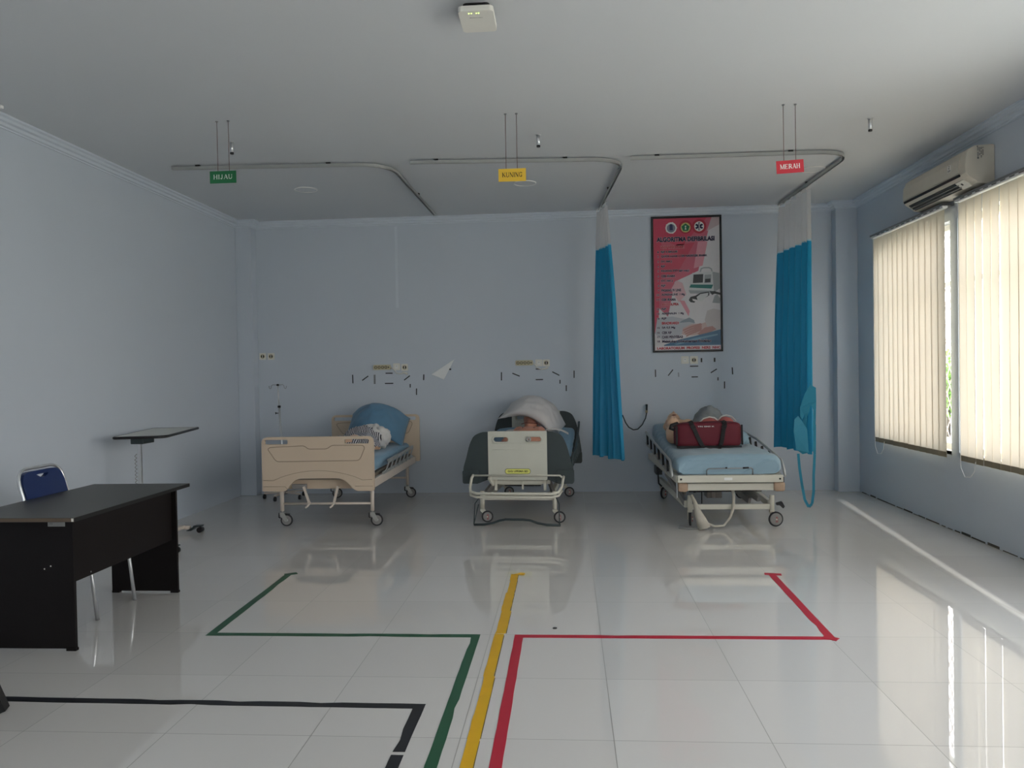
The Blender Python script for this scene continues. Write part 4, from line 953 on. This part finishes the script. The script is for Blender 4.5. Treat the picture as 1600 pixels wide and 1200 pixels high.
# rounded bumper loop at the foot
mb = MB(); P = []
for a, b, c_ in ((-.425, -.02, .455), (-.435, -.06, .43), (-.435, -.14, .36), (-.42, -.20, .325), (-.36, -.235, .312), (.34, -.235, .312), (.40, -.21, .325), (.425, -.14, .36), (.432, -.06, .42), (.435, -.02, .44)): P.append((a, b, c_))
mb.tube(P, .013, 12); mb.tube([(a, b + .005, c_ - .034) for a, b, c_ in P[2:8]], .011, 12); mb.tube([(-.43, -.03, .452), (.40, -.03, .452), (.425, -.035, .43)], .009, 10); mb.build('bumper_bar', GREYW, bed2)
mb = MB(); mb.box((-.33, .0, .215), (.33, .05, .255)).box((-.33, 1.45, .215), (.33, 1.5, .255)); mb.bar((-.3, .05, .24), (-.3, 1.47, .24), .04, .05); mb.bar((.3, .05, .24), (.3, 1.47, .24), .04, .05); mb.build('base_frame', GREYW, bed2)
for sg in (-1, 1):
    MB().bar((sg * .33, .1, .26), (sg * .20, .62, .44), .03, .05).build('lift_arm', HUBG, bed2)
    MB().cyl((sg * .345, 0, .13), (sg * .345, 0, .30), .021).build('post', GREYW, bed2)
mb = MB(); mb.box((-.25, .06, .36), (.3, .1, .395)); mb.bar((-.27, -.02, .44), (-.24, .05, .36), .02, .05); mb.box((-.23, .04, .30), (-.205, .06, .42)).box((.24, .04, .30), (.265, .06, .43)).box((-.2, .1, .345), (.22, .12, .355)).box((0.03, .05, .31), (.045, .08, .39)); mb.build('end_bracket', GREYW, bed2)
mb = MB(); mb.box((-.1, .5, .27), (.1, .9, .38)); mb.cyl((-.16, .2, .33), (.2, .2, .33), .012); mb.build('motor', BLACK, bed2, bevel=.01)
for x, y, an in ((-.345, 0, .15), (.345, 0, .05), (-.345, 1.52, .3), (.345, 1.52, .1)): castor(bed2, x, y, .15, .056, an, .045, 'disc', brake=False)
mb = MB(); mb.tube([(-.40, -.17, .012), (-.30, -.17, .014), (-.22, -.17, .028), (-.16, -.17, .05), (-.1, -.17, .062), (.06, -.17, .062), (.13, -.17, .055), (.2, -.17, .03), (.28, -.17, .016), (.41, -.17, .012)], .011, 8)
for sg in (-1, 1): mb.tube([(sg * .40, -.17, .012), (sg * .395, -.12, .2), (sg * .36, -.03, .25)], .005, 8)
mb.tube([(-.40, -.17, .012), (-.365, -.1, .19)], .004, 6); mb.build('foot_pedal', DARKG, bed2)
for sg in (-1, 1):
    g = MB(); g.tube([(sg * .50, .25, .50), (sg * .505, .28, .60), (sg * .505, 1.0, .64), (sg * .505, 1.58, .70 if sg < 0 else .80), (sg * .505, 1.66, .66 if sg < 0 else .84)], .012, 10); g.tube([(sg * .50, .25, .50), (sg * .50, 1.6, .50)], .010, 8)
    gd = g.build('side_guard', DARKG, bed2)
    for k in range(5): yy = .38 + k * .27; MB().bar((sg * .502, yy, .50), (sg * .502, yy + .03, .60 + max(0, yy - 1) * (.1 if sg < 0 else .2)), .02, .03).build('guard_post', DARKG, gd)

# manikin on bed 2 (head under the pillow, chest and chin towards us)
t = thing('practice_manikin', 'rosy practice manikin torso under the white pillow on the middle bed', 'manikin', (-.42, 8.4, .64), 'practice manikins on beds')
blob('body', SKINR, t, [('e', (-.42, 8.25, .74), (.175, .16, .105)), ('e', (-.52, 8.30, .77), (.075, .08, .075)), ('e', (-.31, 8.30, .77), (.075, .08, .075)), ('t', [(-.41, 8.38, .80), (-.41, 8.50, .84)], [.075, .07]),
                        ('e', (-.41, 8.62, .90), (.085, .115, .10)), ('e', (-.41, 8.50, .885), (.05, .05, .035)), ('e', (-.42, 8.05, .70), (.15, .15, .09)), ('t', [(-.6, 8.28, .74), (-.66, 8.05, .70), (-.67, 7.85, .67)], [.05, .04, .03]), ('t', [(-.23, 8.28, .74), (-.17, 8.05, .70), (-.16, 7.85, .67)], [.05, .04, .03]), ('e', (-.41, 8.60, 1.0), (.016, .022, .02))], .009, 4)
mb = MB(); mb.tube([(-.505, 8.36, .865), (-.46, 8.365, .878), (-.40, 8.365, .875), (-.34, 8.36, .872), (-.30, 8.34, .852)], .0045, 6); mb.tube([(-.48, 8.145, .836), (-.48, 8.20, .845)], .003, 6); mb.tube([(-.36, 8.145, .836), (-.36, 8.2, .845)], .003, 6); mb.build('seam', mat('skin_seam', (96, 44, 36), .7), t)
MB().ell((-.41, 8.54, .905), (.026, .012, .006)).build('mouth', mat('lip', (150, 80, 70), .5), t)
for sg in (-1, 1): MB().ell((-.41 + sg * .032, 8.66, .985), (.013, .009, .006)).build('eye', mat('eye', (230, 226, 220), .3), t)
tag(pillow('pillow', PILLW, '', (-.345, 8.58, 1.03), (.68, .46, .17), math.radians(22), math.radians(22), math.radians(-8), 8, bend=.19, pinch=.05), 'crumpled white pillow propped on the middle bed over manikin', 'pillow', 'pillows on the beds')
mb = MB(); mb.grid(lambda u, v: Vector((-.70 + .24 * u, 8.30 + .2 * v, .775 - .07 * (1 - u) * (1 - v) + .03 * math.sin(u * 3.1) + .01 * nz((u * 4, v * 4, 0)))), 14, 8)
mb.grid(lambda u, v: Vector((-.24 + .24 * u, 8.30 + .2 * v, .80 - .05 * u + .03 * math.sin(u * 3.1) + .01 * nz((u * 4, v * 4, 3)))), 14, 8)
tag(mb.build('towel', CLOTHW, org=(-.5, 8.4, .74), solid=.006), 'grey-white towel around the manikin on the middle bed', 'towel')

# ------------------------------------------------------------------ bed 3: adjustable bed without panels
bed3 = thing('hospital_bed', 'open-ended adjustable bed with pale blue sheet and maroon bag', 'bed', (1.41, 8, 0), 'hospital beds along the back wall')
mb = MB(); mb.box((.955, 6.93, .424), (1.87, 6.985, .488)); mb.build('end_beam', GREYW, bed3, bevel=.006)
mb = MB(); mb.bar((.965, 6.985, .45), (.92, 8.9, .45), .04, .06); mb.bar((1.86, 6.985, .45), (1.90, 8.9, .45), .04, .06); mb.box((.93, 8.86, .42), (1.9, 8.9, .48)).box((.95, 7.7, .42), (1.88, 7.74, .47)); mb.build('deck_frame', GREYW, bed3)
for x in (.985, 1.84):
    MB().cyl((x, 6.926, .455), (x, 6.932, .455), .009, 12).build('bolt', BLACK, bed3)
MB().box((.975, 7.0, .343), (1.86, 7.05, .408)).build('lower_beam', GREYW, bed3, bevel=.006)
TP = mat('brown_packing_tape', (176, 150, 128), .55, bump=(40, .6, .01), var=(20, .2))
for x0, x1 in ((.965, 1.055), (1.80, 1.90)):
    mb = MB(); mb.ell(((x0 + x1) / 2, 7.02, .376), ((x1 - x0) / 2, .045, .045), None, 14, 8, lambda p, d: Vector((math.copysign(abs(d.x) ** .4, d.x) * (x1 - x0) / 2, math.copysign(abs(d.y) ** .4, d.y) * .04, math.copysign(abs(d.z) ** .4, d.z) * .042)) * (1 + .08 * nz(d, 3)))
    mb.build('tape_wrap', TP, bed3)
MB().box((1.36, 6.927, .445), (1.43, 6.931, .468)).build('maker_plate', WHITE, bed3)
mb = MB(); mb.tube([(1.21, 6.95, .49), (1.21, 6.93, .535), (1.225, 6.925, .548), (1.59, 6.925, .552), (1.608, 6.93, .54), (1.61, 6.95, .49)], .006, 8); mb.m; mb.build('mattress_stop', STEEL, bed3)
mb = MB(); mb.tube([(1.52, 6.92, .553), (1.57, 6.92, .555)], .008, 8).tube([(1.37, 6.922, .553), (1.385, 6.922, .556)], .007, 8); mb.build('stop_clip', BLACK, bed3)
MB().box((1.885, 7.0, .34), (1.895, 7.03, .46)).build('end_plate', BLACK, bed3); MB().box((.955, 7.0, .28), (.962, 7.03, .42)).build('end_plate', STEEL, bed3)
def mz3(y):
    b = .495 + max(0, y - 7.95) * .16; return (b, b + .155)
mattress('mattress', SHEET3, bed3, .955, 1.865, 6.965, 8.93, mz3, .017, 12, puff=.03)
# base
for x in (1.085, 1.81): MB().cyl((x, 7.1, .135), (x, 7.1, .285), .022).build('post', GREYW, bed3)
MB().box((1.10, 7.09, .158), (1.79, 7.13, .205)).build('base_cross_beam', GREYW, bed3, bevel=.004); MB().box((1.08, 8.6, .158), (1.81, 8.64, .205)).build('base_cross_beam', GREYW, bed3, bevel=.004)
for xa, xb in ((1.06, 1.0), (1.80, 1.86)):
    MB().bar((xa, 7.14, .20), (xb, 8.65, .21), .035, .06).build('base_side_beam', GREYW, bed3)
for xa, xb, z0, z1, y0, y1 in ((1.72, 1.55, .235, .36, 7.2, 7.7), (1.66, 1.50, .20, .36, 7.3, 7.75), (1.05, .97, .21, .40, 7.15, 7.85), (1.10, 1.02, .25, .41, 7.5, 8.2)):
    MB().bar((xa, y0, z0), (xb, y1, z1), .028, .055).build('lift_arm', HUBG, bed3)
mb = MB(); mb.box((1.28, 7.35, .22), (1.42, 7.5, .36)); mb.cyl((1.32, 7.25, .24), (1.32, 7.25, .36), .02); mb.box((1.25, 7.2, .30), (1.75, 7.23, .345)); mb.build('motor', mat('motor_grey', (126, 118, 112), .5), bed3, bevel=.006)
mb = MB(); mb.tube([(1.09, 7.18, .31), (1.70, 7.18, .315)], .008, 6).tube([(1.2, 7.15, .2), (1.2, 7.15, .34)], .005, 6); mb.torus((1.13, 7.12, .33), (0, 1, 0), .02, .004, 16, 6); mb.build('linkage', BLACK, bed3)
MB().prism(rpoly([(0, 0), (.05, .015), (.075, -.03), (.06, -.05), (.03, -.02), (0, -.02)], .008), lambda u, v, d: Vector((1.845 + u, d, .215 + v)), 7.08, 7.11).build('pedal', BLACK, bed3)
mb = MB(); mb.tube([(.93, 8.0, .40), (.90, 7.95, .38), (.90, 7.9, .28), (.93, 7.9, .25)], .008, 8); mb.box((.9, 8.1, .34), (.96, 8.3, .42)); mb.build('side_pedal', BLACK, bed3)
for x, y, an in ((1.085, 7.1, 1.35), (1.81, 7.1, .12), (1.02, 8.62, .9), (1.84, 8.62, .3)): castor(bed3, x, y, .16, .068, an, .035, 'disc', brake=False)
# bundled cable and strap under the end
CAB = mat('dirty_white_sleeve', (186, 180, 168), .7, bump=(30, .5, .01), var=(14, .15))
mb = MB(); mb.tube([(1.09, 7.05, .30), (1.12, 7.03, .24), (1.14, 7.0, .15), (1.17, 6.99, .08), (1.19, 6.98, .012)], [.014, .016, .03, .045, .06], 12)
for v in mb.bm.verts: v.co += Vector((1, .4, 0)) * .012 * nz(v.co, 30)
mb.build('cable_bundle', CAB, bed3)
mb = MB(); mb.tube([(1.13, 7.0, .15), (1.2, 6.99, .06), (1.28, 6.98, .03), (1.36, 6.98, .035), (1.42, 7.0, .10), (1.46, 7.05, .18), (1.475, 7.1, .27), (1.47, 7.12, .34)], [.014, .012, .010, .010, .011, .013, .014, .014], 10); mb.build('hanging_cable', CAB, bed3)
mb = MB(); mb.tube([(1.22, 6.97, .012), (1.05, 6.96, .010), (.97, 7.0, .010), (.98, 7.08, .010), (1.1, 7.08, .010)], .005, 6); mb.build('floor_wire', HUBG, bed3)
# folded side rail on the left, another on the far side
for sx, x2 in ((.915, .875), (1.90, 1.945)):
    g = MB(); g.tube([(sx, 6.98, .47), (sx, 7.05, .55), (sx, 7.12, .60), (x2, 8.2, .69), (x2, 8.86, .72)], .012, 10); g.tube([(sx, 7.15, .47), (x2, 8.86, .60)], .010, 8)
    gd = g.build('side_guard', ALU, bed3)
    for k in range(6): yy = 7.25 + k * .29; u = (yy - 7.1) / 1.76; xx = sx + (x2 - sx) * u; MB().bar((xx, yy, .475 + u * .12), (xx, yy + .05, .60 + u * .11), .02, .028).build('guard_post', BLACK, gd)

# maroon duffel bag
t = thing('duffel_bag', 'maroon duffel bag with black straps on the pale blue bed', 'bag', (1.345, 7.72, .655))
def bagf(p, d):
    q = Vector((math.copysign(abs(d.x) ** .2, d.x) * .312, math.copysign(abs(d.y) ** .36, d.y) * .125, math.copysign(abs(d.z) ** .26, d.z) * .128))
    q.z += .012 * nz((q.x * 9, q.y * 5, q.z * 3), 1, 4) * (1 if q.z > 0 else .2); q.y += .012 * nz((q.x * 7, 3, q.z * 9), 1, 6); return q
MB().ell((1.345, 7.73, .80), (1, 1, 1), None, 48, 28, bagf).build('bag_body', BAGR, t)
yb = 7.592
def ysurf(x, z): return yb - .004
for xa, xb in ((1.178, 1.275), (1.49, 1.455)):
    mb = MB(); P = [(xa, 7.72, .937), (xa + .002, 7.63, .932), (xa + .004, 7.600, .905), (xa + (xb - xa) * .25, 7.594, .87), (xa + (xb - xa) * .6, 7.590, .78), (xb, 7.592, .70), (xb + (.02 if xb < 1.35 else -.02), 7.60, .672)]
    for a, b in zip(P, P[1:]): mb.bar(a, b, .045 if a[2] > .9 else .038, .006, up=(0, -1, .2))
    mb.build('strap', BLACKS, t)
mb = MB(); mb.bar((1.285, 7.575, .668), (1.45, 7.575, .668), .03, .008); mb.build('hand_grip', BLACKS, t)
mb = MB(); mb.bar((1.038, 7.60, .90), (1.038, 7.60, .70), .018, .006, up=(0, -1, 0)); mb.bar((1.652, 7.60, .905), (1.655, 7.60, .70), .018, .006, up=(0, -1, 0)); mb.bar((1.04, 7.6, .682), (1.65, 7.6, .682), .02, .006, up=(0, -1, 0)); mb.build('piping', BLACKS, t)
mb = MB(); text_into(mb, 'TRI EMS K', lambda u, v: Vector((u, 7.594, v)), 1.235, 1.395, .885, .897, .03); mb.build('lettering', CLOTHW, t)
mb = MB(); mb.tube([(1.06, 7.68, .92), (1.0, 7.66, .90), (.985, 7.65, .87), (1.02, 7.64, .855)], [.02, .022, .018, .012], 8); mb.build('strap_end', BLACKS, t)

t.location.y -= .05; t.scale = (1, 1, .93)

# pale manikin torso and grey-clothed one behind the bag
t = thing('practice_manikin', 'pale beige manikin torso lying left behind the maroon bag', 'manikin', (1.13, 8.2, .70), 'practice manikins on beds')
blob('body', SKIN, t, [('e', (1.13, 8.05, .775), (.135, .20, .10)), ('e', (1.08, 8.18, .86), (.075, .09, .075)), ('e', (1.235, 8.16, .85), (.07, .075, .06)), ('e', (1.06, 7.98, .74), (.07, .09, .07)), ('e', (1.15, 8.32, .82), (.15, .10, .08)),
                      ('t', [(1.15, 8.40, .82), (1.15, 8.50, .83)], [.055, .05]), ('e', (1.15, 8.60, .86), (.075, .10, .09)), ('e', (1.15, 8.585, .955), (.013, .02, .016)), ('e', (1.077, 8.19, .925), (.02, .02, .018))], .010, 4)
for sg in (-1, 1): MB().ell((1.15 + sg * .03, 8.62, .94), (.012, .009, .006)).build('eye', MATS['eye'], t)
MB().ell((1.15, 8.535, .93), (.022, .01, .006)).build('mouth', MATS['lip'], t)
t = thing('practice_manikin', 'manikin in grey knit clothing with rosy knees behind the bag', 'manikin', (1.5, 8.2, .70), 'practice manikins on beds')
blob('body', SKINP, t, [('e', (1.42, 7.98, .835), (.105, .10, .098)), ('e', (1.585, 7.98, .845), (.095, .10, .098)), ('t', [(1.44, 8.0, .80), (1.48, 8.4, .78)], [.09, .12]), ('t', [(1.58, 8.0, .80), (1.54, 8.4, .78)], [.09, .12]), ('e', (1.5, 8.62, .83), (.08, .1, .09))], .011, 4)
blob('grey_clothing', GREYC, t, [('e', (1.47, 8.26, .87), (.16, .20, .16)), ('t', [(1.47, 8.2, .98), (1.44, 8.22, .93)], [.06, .09]), ('e', (1.38, 8.20, .80), (.13, .15, .12)), ('e', (1.56, 8.2, .83), (.12, .14, .11))], .012, 5, (.06, .03))
mb = MB(); mb.tube([(1.315, 7.955, .88), (1.36, 7.94, .925), (1.42, 7.935, .942), (1.47, 7.94, .932), (1.505, 7.96, .905)], .007, 8); mb.tube([(1.505, 7.955, .905), (1.54, 7.94, .945), (1.59, 7.935, .957), (1.64, 7.94, .942), (1.685, 7.96, .895)], .007, 8); mb.build('white_hem', CLOTHW, t)
# bunched sheet at the right of the bag
blob('bunched_sheet', SHEET3, None, [('e', (1.74, 8.15, .70), (.09, .28, .085)), ('e', (1.82, 8.4, .70), (.06, .25, .07))], .012, 4, (.08, .05))
o = bpy.data.objects['bunched_sheet']; tag(o, 'bunched pale blue sheet fold right of the maroon bag', 'sheet')

# ------------------------------------------------------------------ curtains
def curtain(label, path_t, path_b, zt, zm, zb, seed, amp_t, amp_b, folds, grp='blue curtains'):
    """path_*: (x, y) start/end of the hanging line at rail and at hem"""
    (ta, tb), (ba, bb) = path_t, path_b
    c0 = ((ta[0] + tb[0]) / 2, (ta[1] + tb[1]) / 2, zb)
    t = thing('curtain', label, 'curtain', c0, grp)
    n = folds * 10
    def fn(u, z):
        s_ = (zt - z) / (zt - zb); ss = s_ ** .9
        a = Vector((ta[0] + (ba[0] - ta[0]) * ss, ta[1] + (ba[1] - ta[1]) * ss)); b = Vector((tb[0] + (bb[0] - tb[0]) * ss, tb[1] + (bb[1] - tb[1]) * ss))
        p = a.lerp(b, u); d = (b - a).normalized(); n_ = Vector((-d.y, d.x)); ph = u * folds * 2 * PI
        am = amp_t + (amp_b - amp_t) * ss; am *= .75 + .5 * nz((u * 5, seed, 0)) 
        w = math.sin(ph + .5 * nz((u * 3, s_ * 1.5, seed))); w = math.copysign(abs(w) ** .8, w)
        p = p + n_ * (am * w + .02 * nz((u * 4, s_ * 2.2, seed + 3))) + d * (.35 * am * math.sin(2 * ph + 1) * .5)
        return Vector((p.x, p.y, z))
    mb = MB(); mb.grid(lambda u, v: fn(u, zm + (zt - .045 - zm) * v - .0), n, 8); mb.build('mesh_top', MESHW, t, recalc=False)
    mb = MB(); mb.grid(lambda u, v: fn(u, zb + .012 * math.sin(u * 21 + seed) + (zm - zb) * v), n, 30); cl = mb.build('cloth', CURT, t, recalc=False)
    MB().grid
    mb = MB(); mb.grid(lambda u, v: fn(u, zm - .004 + .012 * v) , n, 1); mb.build('hem_band', mat('pale_blue_hem', (150, 200, 220), .7), t, recalc=False)
    for k in range(folds):
        p = fn((k + .25) / folds, zt - .045); MB().tube([p, (p.x, p.y, zt - .02), ((ta[0] + (tb[0] - ta[0]) * (k + .25) / folds), ta[1] + (tb[1] - ta[1]) * (k + .25) / folds, zt)], .004, 6).build('glider', WHITE, t)
    return t, fn
curtain('gathered blue curtain with white mesh top hanging left of the poster', ((.455, 8.42), (.365, 8.86)), ((.605, 8.22), (.265, 8.85)), ZC - .042, 2.775, .475, 2.0, .024, .06, 5)
t, fn = curtain('gathered blue curtain with torn hem and strap hanging right of the poster', ((2.45, 7.97), (2.405, 8.97)), ((2.45, 8.0), (2.29, 8.90)), ZC - .042, 2.70, .555, 5.0, .034, .055, 6)
# torn lighter flap and the long loop
def flap(pts, y, mt=CURTB, nm='torn_flap'):
    mb = MB(); tri = tessellate_polygon([[Vector((a, b, 0)) for a, b in pts]]); vs = [mb.bm.verts.new((a - .045, y + .02 * math.sin(a * 22) + .015 * math.sin(b * 9), b)) for a, b in pts]
    for q in tri: mb.face([vs[i] for i in q])
    mb.build(nm, mt, t, solid=.002)
flap([(2.36, 1.02), (2.40, 1.16), (2.45, 1.25), (2.50, 1.22), (2.505, 1.08), (2.50, .80), (2.475, .79), (2.48, 1.0), (2.455, 1.05), (2.44, .97), (2.425, .93), (2.42, .86), (2.40, .95), (2.385, .90), (2.365, .93)], 7.93)
flap([(2.31, .90), (2.35, .94), (2.39, .88), (2.41, .94), (2.43, .80), (2.435, .57), (2.38, .555), (2.32, .60), (2.30, .78)], 7.95)
mb = MB(); P = [(2.335, 7.96, .56), (2.345, 7.96, .42), (2.365, 7.95, .25), (2.385, 7.93, .10), (2.42, 7.92, .03), (2.455, 7.93, .06), (2.475, 7.94, .18), (2.48, 7.95, .34), (2.492, 7.95, .55), (2.496, 7.95, .85)]
P = [(a - .04, b, c) for a, b, c in P]
for a, b in zip(P, P[1:]): mb.bar(a, b, .026, .003, up=(0, -1, 0))
mb.build('strap_loop', CURTB, t)

# ------------------------------------------------------------------ IV stand
t = thing('drip_stand', 'chrome drip stand with two hooks behind the cream bed', 'drip stand', (-3.33, 8.85, 0))
b_, t_ = Vector((-3.315, 8.85, .06)), Vector((-3.375, 8.85, 1.325)); md = b_.lerp(t_, .80)
MB().tube([b_, md], .013, 12).build('pole', CHROME, t); MB().tube([md, t_], .009, 12).build('pole_extension', CHROME, t)
MB().cyl(md - V(0, 0, .012), md + V(0, 0, .012), .018).build('collar', BLACK, t); q = b_.lerp(t_, .74); MB().tube([q, q + V(-.03, -.01, 0), q + V(-.045, -.015, 0)], [.005, .005, .016], 10).build('knob', BLACK, t)
MB().ell(t_, (.016, .016, .012)).build('cap', BLACK, t)
for sg in (-1, 1): MB().tube([t_, t_ + V(sg * .06, 0, .004), t_ + V(sg * .075, 0, -.01), t_ + V(sg * .078, 0, -.035), t_ + V(sg * .09, 0, -.045), t_ + V(sg * .102, 0, -.035), t_ + V(sg * .104, 0, -.012)], .003, 8).build('hook', STEEL, t)
mb = MB(); mb.cyl((-3.315, 8.85, .05), (-3.315, 8.85, .09), .03)
mb.build('hub', HUBG, t)
for k in range(5):
    a = math.radians(190 + 72 * k); e = Vector((-3.315 + .235 * math.cos(a), 8.85 + .235 * math.sin(a), .055))
    lg = MB().bar((-3.315, 8.85, .072), e + V(0, 0, .01), .026, .018).build('leg', CREAMM, t); MB().cyl(e + V(-.012, 0, -.030), e + V(.012, 0, -.030), .025, 16).cyl(e + V(0, 0, -.02), e, .01, 10).build('wheel', BLACK, lg)

# ------------------------------------------------------------------ overbed tray table by the left wall
t = thing('overbed_table', 'wheeled tray table with pale top standing against the left wall', 'table', (-3.6, 6.6, 0))
rz = math.radians(12); c = Vector((-3.60, 6.60, .95)); rm = Matrix.Rotation(rz, 3, 'Z')
def tq(u, v, d): return c + rm @ Vector((u, v, 0)) + Vector((0, 0, d))
TT = mat('tray_laminate', (214, 214, 206), .4); mb = MB(); mb.m(TT); o_ = rpoly([(-.2, -.52), (.2, -.52), (.2, .52), (-.2, .52)], [.01, .09, .01, .09], 6)
MB().prism(rpoly([(-.2, -.52), (.205, -.52), (.205, .52), (-.2, .52)], [.03, .09, .03, .03], 6), tq, -.009, .010).build('tabletop', TT, t)
mb = MB(); mb.tube([tq(a, b, 0) for a, b in rpoly([(-.2, -.52), (.205, -.52), (.205, .52), (-.2, .52)], [.03, .09, .03, .03], 6)], .0115, 8, closed=True); mb.build('edging', BLACK, t)
px_, py_ = -3.585, 6.27
MB().box((px_ - .05, py_ - .06, .885), (px_ + .06, py_ + .12, .938)).build('bracket', DARKG, t, bevel=.006)
MB().box((px_ - .018, py_ - .012, .08), (px_ + .010, py_ + .016, .885)).build('column', CHROME, t, bevel=.003)
mb = MB()
P = [(px_ - .034 + .008 * math.cos(k * .9), py_ - .012 + .008 * math.sin(k * .9), .80 - k * .0045) for k in range(130)]; MB().tube(P, .0025, 5).build('coiled_cord', HUBG, t); mb.bm.free()
mb = MB(); mb.bar((px_, py_, .055), (px_ + .02, 6.92, .055), .05, .03); mb.bar((-3.85, 6.93, .05), (-3.50, 6.93, .045), .05, .03); mb.bar((-3.80, 6.1, .05), (-3.3, 6.1, .045), .05, .03); mb.build('base', CREAMM, t, bevel=.006)
for y in (6.93, 6.1):
    xx = -3.50 if y > 6.5 else -3.3
    MB().prism(rpoly([(0, .018), (.06, .05), (.075, .068), (.145, .068), (.145, .058), (.095, .052), (.05, .018)], .008), lambda u, v, d: Vector((xx - .03 + u, d, v)), y - .03, y + .03).build('foot', DARKG, t, bevel=.004)
    MB().cyl((xx + .095, y - .025, .026), (xx + .095, y + .025, .026), .026, 18).build('wheel', BLACK, t)
    MB().cyl((-3.83, y - .012, .022), (-3.83, y + .012, .022), .022, 18).build('wheel', BLACK, t)

# ------------------------------------------------------------------ desk
t = thing('desk', 'dark brown laminate desk at left, with worn front edge', 'desk', (-2.84, 4.45, 0))
zt = .725
mb = MB(); mb.m(DESKT).box((-3.2, 3.80, zt - .022), (-2.535, 5.02, zt)); mb.build('desktop', DESKT, t)
mb = MB(); mb.m(EDGE).box((-3.2, 3.798, zt - .020), (-2.536, 3.80, zt - .002)); mb.m(PW).box((-2.548, 3.7972, zt - .019), (-2.5365, 3.7985, zt - .003)); mb.build('front_edging', EDGE, t)
MB().box((-2.5355, 3.80, zt - .0215), (-2.533, 5.02, zt - .001)).build('side_edging', BLACK, t)
mb = MB(); mb.box((-3.16, 3.905, .012), (-2.615, 3.925, zt - .023)).box((-3.16, 3.902, 0), (-3.1, 3.928, .014)).box((-2.665, 3.902, 0), (-2.612, 3.928, .014)); mb.build('side_panel', DESKB, t)
mb = MB(); mb.box((-3.07, 4.985, .012), (-2.615, 5.005, zt - .023)).box((-3.07, 4.982, 0), (-3.02, 5.008, .014)).box((-2.665, 4.982, 0), (-2.612, 5.008, .014)); mb.build('side_panel', DESKB, t)
MB().box((-2.665, 3.926, .352), (-2.645, 4.984, zt - .023)).build('modesty_panel', DESKB, t)
mb = MB(); mb.box((-2.75, 3.9045, .66), (-2.655, 3.905, .694)); st = mb.build('sticker', mat('grey_sticker', (140, 142, 140), .6), t)
mb = MB(); mb.m(INKG)
for k in range(3): mb.box((-2.742, 3.9040, .684 - k * .006), (-2.722, 3.9044, .6865 - k * .006))
mb.build('sticker_print', INKG, st)
for (x, z) in ((-2.74, .45), (-2.775, .435)): MB().ell((x, 3.9045, z), (.004, .002, .004), None, 8, 6).build('screw', PW, t)
MB().ell((-2.6445, 4.10, .37), (.002, .005, .005), None, 8, 6).build('screw', STEEL, t)

# blue chair behind the desk, facing it
t = thing('chair', 'navy blue padded chair with chrome frame behind the desk', 'chair', (-3.05, 4.6, 0))
yc = 4.615; hw = .20
def back(u, v, d): # u along y, v up the back; leans away from the desk
    return Vector((-3.17 - (v - .42) * .28 + d, yc + u, v))
lp = rpoly([(-.185, .44), (.185, .44), (.19, .875), (-.19, .875)], [.04, .04, .09, .09], 7)
slot = [(u, v) for u, v in ([(-.055, .852)] + [(-.055 + .11 * k / 8, .852 - .022 * math.sin(PI * k / 8)) for k in range(1, 8)] + [(.055, .852)])]
MB().prism([lp, slot], back, -.012, .016).build('backrest', BLUEV, t, bevel=.010, seg=3)
P = [back(-hw, .06, -.2)] ; fr = rpoly([(-.2, .40), (.2, .40), (.203, .893), (-.203, .893)], [.02, .02, .10, .10], 7)
fr2 = [p for p in fr]; MB().tube([back(u, v, 0.0) for u, v in fr], .0105, 10, closed=True).build('back_frame', CHROME, t)
MB().prism(rpoly([(-.2, -.2), (.19, -.2), (.19, .2), (-.2, .2)], .05, 5), lambda u, v, d: Vector((-2.985 + u, yc + v, d)), .43, .475).build('seat', BLUEV, t, bevel=.014, seg=3)
for sg in (-1, 1):
    MB().tube([(-3.15, yc + sg * .2, .43), (-2.90, yc + sg * .2, .43), (-2.86, yc + sg * .2, .40), (-2.815, yc + sg * .2, .0)], .0115, 10).build('leg', CHROME, t)
    MB().tube([(-3.17, yc + sg * .2, .43), (-3.24, yc + sg * .2, .30), (-3.32, yc + sg * .2, .0)], .0115, 10).build('leg', CHROME, t)
MB().tube([(-3.27, yc - .2, .2), (-3.27, yc + .2, .2)], .008, 8).build('stretcher', CHROME, t)

# dark slanting furniture leg at the left edge
t = thing('dark_stool', 'dark slanting furniture leg at bottom left edge of the picture', 'furniture', (-2.55, 3.15, 0))
for xa, ya in ((-2.475, 3.185), (-2.475, 2.85), (-2.95, 3.185), (-2.95, 2.85)):
    c0 = Vector((-2.71, 3.02, .40)); MB().bar((xa, ya, 0.0), (xa + (c0.x - xa) * .55, ya + (c0.y - ya) * .3, .40), .06, .045).build('leg', BLACK, t)
MB().box((-2.86, 2.88, .40), (-2.56, 3.16, .43)).build('seat', BLACK, t, bevel=.01)
